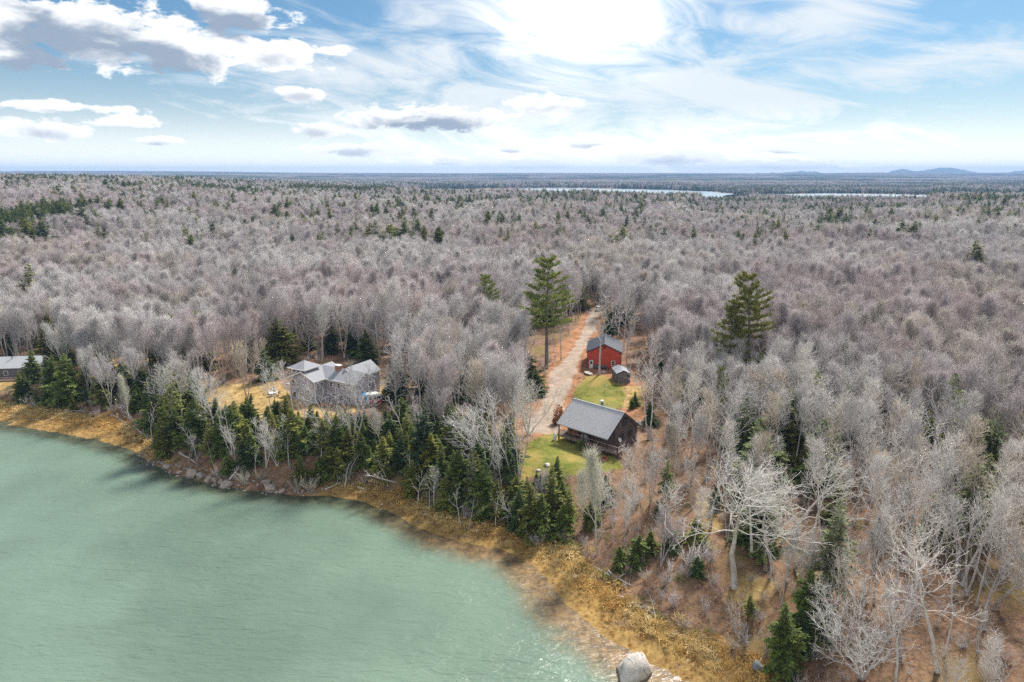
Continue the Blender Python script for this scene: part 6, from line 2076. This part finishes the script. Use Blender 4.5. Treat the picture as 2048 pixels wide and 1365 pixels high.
def shrub_arrays(seed, H=2.0, stems=12, spread=.7):
    R = random.Random(seed)
    tb = Tubes()
    for i in range(stems):
        a, e = R.random() * 6.283, R.uniform(.05, spread)
        d = vnorm((math.cos(a) * math.sin(e), math.sin(a) * math.sin(e), math.cos(e)))
        L = H * R.uniform(.6, 1.0)
        p0 = (R.gauss(0, .10), R.gauss(0, .10), -.1)
        pts = [p0]
        for k in range(3):
            d = vnorm((d[0] + R.gauss(0, .14), d[1] + R.gauss(0, .14), d[2] + .05))
            pts.append(tuple(pts[-1][j] + d[j] * L / 3 for j in range(3)))
        tb.add(pts, [.022, .016, .011, .005], 3)
        for k in range(13):
            t = R.uniform(.2, 1) * 2.99
            j = int(t)
            b = tuple(pts[j][m] * (1 - (t - j)) + pts[j + 1][m] * (t - j) for m in range(3))
            dd = turn(d, R.uniform(.35, .9), R.random() * 6.28)
            l = R.uniform(.25, .6)
            m1 = tuple(b[m] + dd[m] * l * .5 for m in range(3))
            tb.add([b, m1, tuple(m1[m] + (dd[m] + (.2 if m == 2 else 0)) * l * .5 for m in range(3))], [.011, .009, .004], 3)
    return tb.arrays()


SHRUB_FORMS, SHRUB_WOODS = [], []
for k in range(3):
    v, q_, t = shrub_arrays(500 + k, 2.0, (12, 15, 10)[k], (.7, .95, .5)[k])
    SHRUB_FORMS.append(mesh_from('branches', v, q_, t, (TWIG,)))
    SHRUB_WOODS.append(mesh_from('brush', v, q_, t, (TWIG_WOODS,)))
x, y, R = lattice(52, 300, 2.5, 96)
d = shore_dist(x, y)
mw = marsh_width(x)
keep_p = np.where((x > 4) & (y < 185), .62, .30) * (.35 + 1.1 * fbm(x, y, 16, 111))
keep_p = np.where((d < mw + 9), keep_p + .35, keep_p)
keep_p = np.where(np.minimum.reduce([poly_sdf(x, y, p) for p in OPEN]) < 0, keep_p * .75, keep_p)
ok = (d > mw + .4) & ~clear_mask(x, y, .6) & (R.rand(len(x)) < keep_p)
x, y, d = x[ok], y[ok], d[ok]
pts = np.stack([x, y, height(x, y, d), R.uniform(.8, 2.6, len(x))], 1)
scatter('undergrowth', 'leafless brush and saplings covering the forest floor', pts,
        [(m_, 2.0, TONE[t]) for m_ in SHRUB_WOODS for t in ('grey', 'buff', 'mauve', 'red', 'silver', 'buff')], 5, .12, (.8, 1.5))


def grass_tuft(seed, n=38, H=1.05):
    R = np.random.RandomState(seed)
    p = np.stack([R.normal(size=n) * .26, R.normal(size=n) * .26, np.full(n, -.03)], 1)
    lean = np.array([.35, -.25, 0])
    d = R.normal(size=(n, 3)) * .30 + lean + np.array([0, 0, 1.0])
    d /= np.linalg.norm(d, axis=1, keepdims=True)
    l = R.uniform(.45, 1.0, n) * H
    V, q_ = kites(p, d, l, np.full(n, .075), R, .30)
    return V, q_


m, nt = material('dry_grass')
tone = nt.n('ShaderNodeAttribute', attribute_name='tone', attribute_type='INSTANCER').outputs['Color']
rnd = nt.n('ShaderNodeObjectInfo').outputs['Random']
v = nt.math('ADD', .75, nt.math('MULTIPLY', rnd, .5))
c = nt.mix(1.0, tone, nt.n('ShaderNodeCombineXYZ', {0: v, 1: v, 2: v}).outputs[0], 'MULTIPLY')
p = nt.n('ShaderNodeBsdfPrincipled', {'Base Color': c, 'Roughness': .8, 'Specular IOR Level': .15})
nt.n('ShaderNodeOutputMaterial', {'Surface': nt.n('ShaderNodeMixShader', {0: .25, 1: p, 2: nt.n('ShaderNodeBsdfTranslucent', {'Color': c})})})
GRASS = [mesh_from('grass_tuft', *grass_tuft(600 + k), None, (m,)) for k in range(3)]
x, y, R = lattice(48, 215, .82, 97)
d = shore_dist(x, y)
mw = marsh_width(x)
dens_ = np.clip(.25 + 1.0 * fbm(x, y, 7, 121), 0, 1) * smoothstep(.2, 1.6, d) * smoothstep(mw + 2.6, mw - .5, d)
dens_ = dens_ * np.where((x > -70) & (x < -36), .12, 1)
ok = R.rand(len(x)) < dens_
x, y, d, mw = x[ok], y[ok], d[ok], mw[ok]
gold = [(.66, .48, .19), (.58, .38, .13), (.74, .59, .32), (.42, .24, .08), (.34, .33, .10)]
up_ = d / mw
hh = .35 + .75 * smoothstep(.25, .75, up_) * R.uniform(.6, 1.2, len(x))
scatter('marsh_grass', 'golden salt marsh grass laid over by the tide', np.stack([x, y, height(x, y, d), hh], 1),
        [(g_, .9, t) for t in gold for g_ in GRASS], 6, .18, (.9, 1.5),
        patch=lambda pts_, n, R: (np.select([up_ + R.normal(size=len(pts_)) * .2 < .35, fbm(pts_[:, 0], pts_[:, 1], 9, 123) < .42, R.rand(len(pts_)) < .22, up_ > 1.0], [np.where(R.rand(len(pts_)) < .6, 3, 1), 1, 2, np.where(R.rand(len(pts_)) < .5, 4, 0)], 0) * 3 + R.randint(0, 3, len(pts_))))
# rough grass over the golden slope and lawn edges
x, y, R = lattice(100, 215, 1.1, 98)
inn = np.zeros(len(x))
for poly in DRY:
    inn = np.maximum(inn, smoothstep(1.0, -1.5, poly_sdf(x, y, poly)))
for poly in (LAWN_BACK, LAWN_FRONT):
    inn = np.maximum(inn, .8 * smoothstep(1.8, .4, np.abs(poly_sdf(x, y, poly))))
ok = R.rand(len(x)) < inn * .55
for cx_, cy2, r_, z_ in PADS:
    ok &= np.hypot(x - cx_, y - cy2) > r_ * .75
ok &= line_dist(x, y, DRIVE, DRIVE_W) > .3
x, y = x[ok], y[ok]
scatter('dry_field_grass', 'dry tufted grass in the clearings', np.stack([x, y, height(x, y), R.uniform(.18, .5, len(x))], 1), [(g_, .9, t) for t in (gold[0], gold[2], gold[4]) for g_ in GRASS], 7, .2, (.9, 1.6))

ICO = None


def rock_mesh(seed, sx, sy, sz, mat, rough=.28, cut=(.50, .88)):
    global ICO
    import bmesh
    if ICO is None:
        bm = bmesh.new()
        bmesh.ops.create_icosphere(bm, subdivisions=3, radius=1.0)
        ICO = (np.array([v_.co[:] for v_ in bm.verts]), [[v_.index for v_ in f_.verts] for f_ in bm.faces])
        bm.free()
    R = np.random.RandomState(seed)
    V = ICO[0].copy()
    for k in range(13):                                          # flat broken faces
        n = R.normal(size=3)
        n /= np.linalg.norm(n)
        c_ = R.uniform(*cut)
        over = V @ n - c_
        V -= np.where(over > 0, over, 0)[:, None] * n * .96
    f_ = R.normal(size=(4, 3)) * 2.2
    ph = R.rand(4) * 6
    disp = sum(np.sin(V @ f_[k] + ph[k]) for k in range(4)) / 4
    V = V * (1 + rough * .35 * disp[:, None])
    V += R.normal(size=V.shape) * .012
    return mesh_from('rock', V * np.array([sx, sy, sz]), None, ICO[1], (mat,))


def rock(px, py, wpx, hpx, mat, label, seed, group=None, name='shore_rock', deep=.8, sink=.35, yaw=None):
    x, y, z = ground_at(px, py)
    z = max(z, -.6)
    zc = y * cT - (z - CAM_Z) * sT
    wd, ht = wpx / FPX * zc, hpx / FPX * zc
    o = link(name, rock_mesh(seed, wd / 2, wd / 2 * deep, ht * .62, mat), None, (x, y, z + ht * (.62 - sink) * .75), (rng.uniform(-.15, .15), rng.uniform(-.15, .15), rng.uniform(0, 6.28) if yaw is None else yaw))
    return tag(o, label, 'rock', group)


# the great boulder standing in the shallows
x, y, _ = ground_at(1268, 1352)
b_ = link('boulder', rock_mesh(47, 2.5, 1.95, 2.0, STONE_PALE, .5, (.66, .95)), None, (x, y, .55), (0.1, -.12, .55))
tag(b_, 'huge pale cracked boulder standing in the shallows off the salt marsh', 'boulder')
rock(1514, 1340, 26, 24, STONE_GREY, 'round grey blue boulder at the foot of the near spruce', 42, None, 'boulder', .8, .2)
for k, (px, py, w_, h_, lab) in enumerate([
        (336, 936, 26, 12, 'tilted pink ledge at the start of the rocky shore'), (360, 947, 16, 8, 'small pink rock at the water past the tilted ledge'), (384, 952, 30, 18, 'steep split pink rock beside the white log'),
        (402, 956, 26, 15, 'broad sloping pink slab next to the steep split rock'), (417, 961, 22, 12, 'pale pink block between the sloping slab and the low slab'), (430, 962, 16, 12, 'narrow upright rock in the row of pink blocks'),
        (441, 966, 12, 10, 'small wedge rock before the low pink slab'), (455, 970, 34, 13, 'long low pink slab at the end of the rock row'), (533, 968, 24, 16, 'pink rock under the overhanging brush'),
        (540, 979, 38, 13, 'flat pink rock awash under the overhanging brush'), (565, 984, 18, 8, 'dark wet rock beside the flat one awash')]):
    rock(px, py, w_, h_, STONE, lab, 50 + k, 'pink granite rocks along the shore')
R = random.Random(8)
for k, (px, py, w_, lab) in enumerate([(764, 1012, 9, 'pale stone at the tip of the narrow marsh'), (760, 1021, 8, 'wet stone at the waterline below the pale one'), (786, 1020, 6, 'small white stone in the orange marsh grass'),
                                       (852, 1030, 11, 'white stone, larger of the pair under the bank'), (861, 1033, 9, 'white stone, smaller of the pair under the bank'), (838, 1046, 8, 'white stone below the pair, near the water'),
                                       (714, 986, 7, 'white pebble like stone by the grey plank'), (800, 1034, 7, 'tan stone at the water under the marsh edge'), (742, 992, 6, 'little stone just past the grey plank'),
                                       (1078, 942, 12, 'white rock at the lower corner of the cabin lawn'), (1094, 930, 15, 'pale rock at the edge of the cabin lawn under the pointed spruce'),
                                       (1178, 748, 22, 'flat pale ledge before the white garage door'), (1208, 746, 16, 'flat pale ledge behind the trunk at the garage')]):
    rock(px, py, w_, w_ * (.5 if py > 980 else .26), STONE_PALE, lab, 80 + k, 'pale stones' if py > 980 else None, 'pale_rock', .8, .3)
# cobbles on the rocky beach
cob = [rock_mesh(120 + k, .5, .42, .34, STONE if k else STONE_GREY) for k in range(3)]
x, y, R2 = lattice(110, 160, .8, 99)
d = shore_dist(x, y)
ok = (x > -80) & (x < 2) & (d > -.9) & (d < marsh_width(x) * np.interp(x, [-36, -28], [1.5, .5])) & (R2.rand(len(x)) < np.interp(x, [-78, -72, -58, -36, -28, 2], [.15, .5, .42, .28, .10, .06]))
x, y = x[ok], y[ok]
scatter('beach_cobbles', 'loose cobbles strewn along the waterline', np.stack([x, y, height(x, y), R2.uniform(.25, .95, len(x))], 1), [(m_, .9, (1, 1, 1)) for m_ in cob], 8, .4, (.8, 1.3))


def log(a, b, r, label, za=.12, zb=.12, mat=None, name='driftwood_log', branches=4, seed=0, group=None, cat='log', crook=.05):
    """A weathered trunk between two points of the photograph, za and zb metres above the ground there."""
    R = random.Random(seed + 900)
    xa, ya, ga = ground_at(*a)
    if isinstance(zb, tuple):                                    # held up: the far end is this high at that distance
        xb, yb = ray(b[0], b[1], zb[0])
        gb, zb = zb[0], 0
    else:
        xb, yb, gb = ground_at(*b)
    A, B = Vector((xa, ya, max(ga, 0) + za)), Vector((xb, yb, max(gb, 0) + zb))
    t = thing(name, label, cat, A, 0, group)
    D_ = B - A
    n = 7
    side = D_.cross(UP).normalized()
    pts = [D_ * (i / n) + (side * R.gauss(0, crook) + UP * R.gauss(0, crook * .5)) * D_.length * .3 * math.sin(math.pi * i / n) for i in range(n + 1)]
    tb = Tubes()
    tb.add([tuple(p_) for p_ in pts], [r * (1 - .65 * i / n) for i in range(n)] + [r * .2], 7)
    link('trunk', mesh_from('trunk', *tb.arrays(), (mat or DRIFT,), smooth=True), t)
    if branches:
        tb = Tubes()
        for i in range(branches):
            f = R.uniform(.3, .97) * n
            j = min(int(f), n - 1)
            p_ = pts[j].lerp(pts[j + 1], f - j)
            d_ = vnorm(tuple(D_.normalized() * .6 + Vector((R.gauss(0, .7), R.gauss(0, .7), abs(R.gauss(0, .8))))))
            L = R.uniform(.3, .8) * min(D_.length, 5) * .5
            q1 = p_ + Vector(d_) * L * .5
            q2 = q1 + Vector(vnorm((d_[0] + R.gauss(0, .3), d_[1] + R.gauss(0, .3), d_[2] + .1))) * L * .5
            tb.add([tuple(p_), tuple(q1), tuple(q2)], [r * .36, r * .22, .012], 4)
            for k in range(2):
                q3 = q1 + Vector((R.gauss(0, 1), R.gauss(0, 1), abs(R.gauss(0, .8)))).normalized() * L * .4
                tb.add([tuple(q1), tuple(q1.lerp(q3, .5)), tuple(q3)], [r * .16, r * .1, .008], 3)
        link('branches', mesh_from('branches', *tb.arrays(), (mat or DRIFT,)), t)
    return t


DW = 'driftwood on the shore'
log((1190, 1138), (1268, 1176), .20, 'long driftwood trunk below the small round fir', group=DW, seed=1, branches=5)
log((1216, 1144), (1236, 1166), .16, 'white driftwood pole crossing the long trunk', .2, .5, group=DW, seed=2, branches=2)
log((1237, 1196), (1254, 1200), .16, 'pair of short bleached driftwood ends in the marsh grass', .2, .2, group=DW, seed=3, branches=2)
log((1264, 1208), (1312, 1235), .15, 'branching white driftwood on the golden grass', .2, .35, group=DW, seed=4, branches=10)
log((1312, 1240), (1300, 1200), .12, 'forked white driftwood beside the branching one', .15, .5, group=DW, seed=5, branches=7)
log((360, 915), (402, 936), .20, 'white log slanting down over the pink rocks', 1.0, .4, group=DW, seed=6, branches=2)
log((459, 964), (482, 947), .22, 'grey log with a root end propped on the low pink slab', .4, 1.4, group=DW, seed=7, branches=4)
log((649, 982), (686, 968), .17, 'pale pole on the beach before the orange marsh', .2, .5, group=DW, seed=8, branches=1)
log((690, 974), (700, 946), .15, 'pale pole leaning on the brush above the beach', .2, 2.2, group=DW, seed=9, branches=3)
log((716, 976), (736, 982), .28, 'broad grey plank like log at the head of the orange marsh', .1, .1, group=DW, seed=10, branches=0)
log((858, 1020), (861, 996), .11, 'pale stake standing on the bank over the white stones', 0, 2.0, group=DW, seed=11, branches=0)
log((332, 918), (323, 884), .20, 'broken white snag standing on the rocky shore', 0, 3.4, name='dead_snag', group=None, seed=12, branches=7, cat='dead tree')
log((130, 822), (176, 828), .16, 'fallen grey tree at the back of the far marsh', .3, .5, group=DW, seed=13, branches=8)
log((270, 862), (300, 884), .18, 'fallen grey trunk across the end of the marsh', 1.0, .4, group=DW, seed=14, branches=5)
log((792, 980), (738, 952), .16, 'dead white tree fallen out over the bank with splayed twigs', 1.4, (5.2,), name='fallen_tree', group=None, seed=15, branches=16, cat='dead tree')
log((980, 1000), (1010, 1010), .12, 'pale fallen branch at the top of the marsh below the bank', .3, .3, group=DW, seed=16, branches=5)
log((1590, 1138), (1624, 1092), .26, 'thick bleached log propped against the white tree', .2, (9.0,), name='fallen_log', seed=17, branches=0, group=None)
log((1560, 1092), (1702, 932), .24, 'long fallen trunk leaning up through the white trees', .3, (14.0,), name='fallen_log', seed=18, branches=3, group=None)
log((1497, 1080), (1545, 1150), .22, 'brown fallen log on the leaf litter between the white trunks', .2, .2, ROT, 'fallen_log', 3, 19)
log((1530, 1146), (1531, 1068), .32, 'splintered brown stub standing between the white trunks', 0, 3.6, ROT, 'dead_snag', 0, 20, cat='dead tree')
log((1340, 760), (1425, 812), .14, 'thin fallen stem in the wood past the leaning birch', .4, .4, DRIFT, 'fallen_log', 3, 22)
log((1540, 730), (1600, 690), .24, 'broken pale trunk hung up in the right wood', .5, (13.0,), DRIFT, 'fallen_log', 3, 23)
log((1990, 620), (1992, 560), .20, 'bare pale pole standing in the far right wood', 0, 12.0, DRIFT, 'dead_snag', 0, 24, cat='dead tree')
log((1562, 1352), (1556, 1290), .22, 'broken brown stub under the spruce by the grey boulder', 0, 2.8, ROT, 'dead_snag', 0, 25, cat='dead tree')

SHR = [(595, 985, 3.0, 'buff', 'round brown bush hanging over the water under the bank'), (622, 985, 3.6, 'buff', 'larger brown bush hanging over the water under the bank'), (690, 966, 2.6, 'grey', 'grey tangle of twigs at the head of the orange marsh'),
       (1377, 1135, 4.2, 'silver', 'bleached twisted bush at the top of the near marsh'), (1420, 1125, 3.0, 'grey', 'grey bush beside the bleached twisted one'), (880, 1010, 3.2, 'red', 'reddish twiggy bush over the white stones'),
       (905, 1005, 2.8, 'buff', 'buff bush next to the reddish one over the white stones'), (1076, 1090, 2.6, 'grey', 'grey twiggy bush at the foot of the broad olive spruce'), (70, 818, 3.0, 'mauve', 'mauve bush at the back of the far marsh'),
       (440, 955, 2.6, 'grey', 'grey brush over the row of pink blocks'), (490, 968, 3.2, 'lichen', 'lichened dead brush over the end of the rock row'), (1470, 1240, 3.0, 'buff', 'buff brush at the edge of the near marsh'), (1440, 1195, 2.6, 'red', 'reddish brush uphill of the driftwood'),
       (1330, 1170, 2.6, 'grey', 'grey brush uphill of the branching driftwood'), (1490, 1290, 3.0, 'grey', 'grey brush above the round grey boulder'), (1052, 845, 3.2, 'lichen', 'pale low brush beside the gravel drive')]
for k, (px, py, H, tone, lab) in enumerate(SHR):
    x, y, z = ground_at(px, py)
    t = thing('bare_shrub', lab, 'shrub', (x, y, z), rng.uniform(0, 6.28), 'leafless bushes')
    t.scale = (H / 2 * 1.2, H / 2 * 1.2, H / 2)
    link('branches', SHRUB_FORMS[k % 3], t, color=TONE[tone])

# ------------------------------------------------------------------ labels for the trees that the lists above do not name
ORD = ['', 'second', 'third', 'fourth', 'fifth', 'sixth', 'seventh', 'eighth', 'ninth', 'tenth', 'eleventh', 'twelfth']
SHAPE_WORD = {'vase': 'vase shaped', 'brush': 'feathery', 'clump': 'multi-stemmed', 'round': 'round crowned', 'poplar': 'slim', 'birch': 'open', 'twin_birch': 'twin-stemmed', 'crooked': 'crooked', 'spread': 'spreading',
              'fan': 'fan shaped', 'stark': 'sparse', 'forked': 'forked', 'dense': 'pointed', 'broad': 'broad', 'slim': 'narrow', 'ragged': 'ragged', 'sparse': 'thin'}
LM = [(n_, Vector((p_[0], p_[1]))) for n_, p_ in LANDMARK.items()]
auto = {}
for rec in FOREST:
    r, fam, tone, style, x_, y_, H, label, cat, group = rec
    noun = {'bare': 'bare tree', 'spruce': 'spruce', 'pine': 'pine'}[fam]
    grp = {'bare': 'leafless trees of the woods', 'spruce': 'spruces and firs', 'pine': 'white pines'}[fam]
    tag(r, label, 'tree', grp)
    if label:
        continue
    nm, p_ = min(LM, key=lambda l: (l[1] - Vector((x_, y_))).length)
    dx_, dy_ = x_ - p_.x, y_ - p_.y
    dist = math.hypot(dx_, dy_)
    if abs(dx_) > abs(dy_):
        rel = 'right of' if dx_ > 0 else 'left of'
    else:
        rel = 'behind' if dy_ > 0 else 'in front of'
    rel = ('close ' if dist < 9 else 'well ' if dist > 26 else '') + rel
    look = '%s %s' % ((TONE_WORD if fam == 'bare' else NEEDLE_WORD)[tone], SHAPE_WORD[style])
    auto.setdefault((look, noun, rel, nm), []).append((x_ / y_, dist, r))
used_labels = {r[7] for r in FOREST}
for (look, noun, rel, nm), rows in auto.items():
    rows.sort(key=lambda v_: v_[0])
    for i, (_, dist, r) in enumerate(rows):
        if len(rows) == 1:
            r['label'] = '%s %s %s %s' % (look, noun, rel, nm)
        else:
            pos = 'leftmost' if i == 0 else 'rightmost' if i == len(rows) - 1 else ORD[i] + ' leftmost'
            r['label'] = ' '.join(('%s %s %s %s %s' % (pos, look, noun, rel, nm)).split()[:16])
print('SCENE', len(S.objects), 'bare', n_b, 'spruce', n_c)
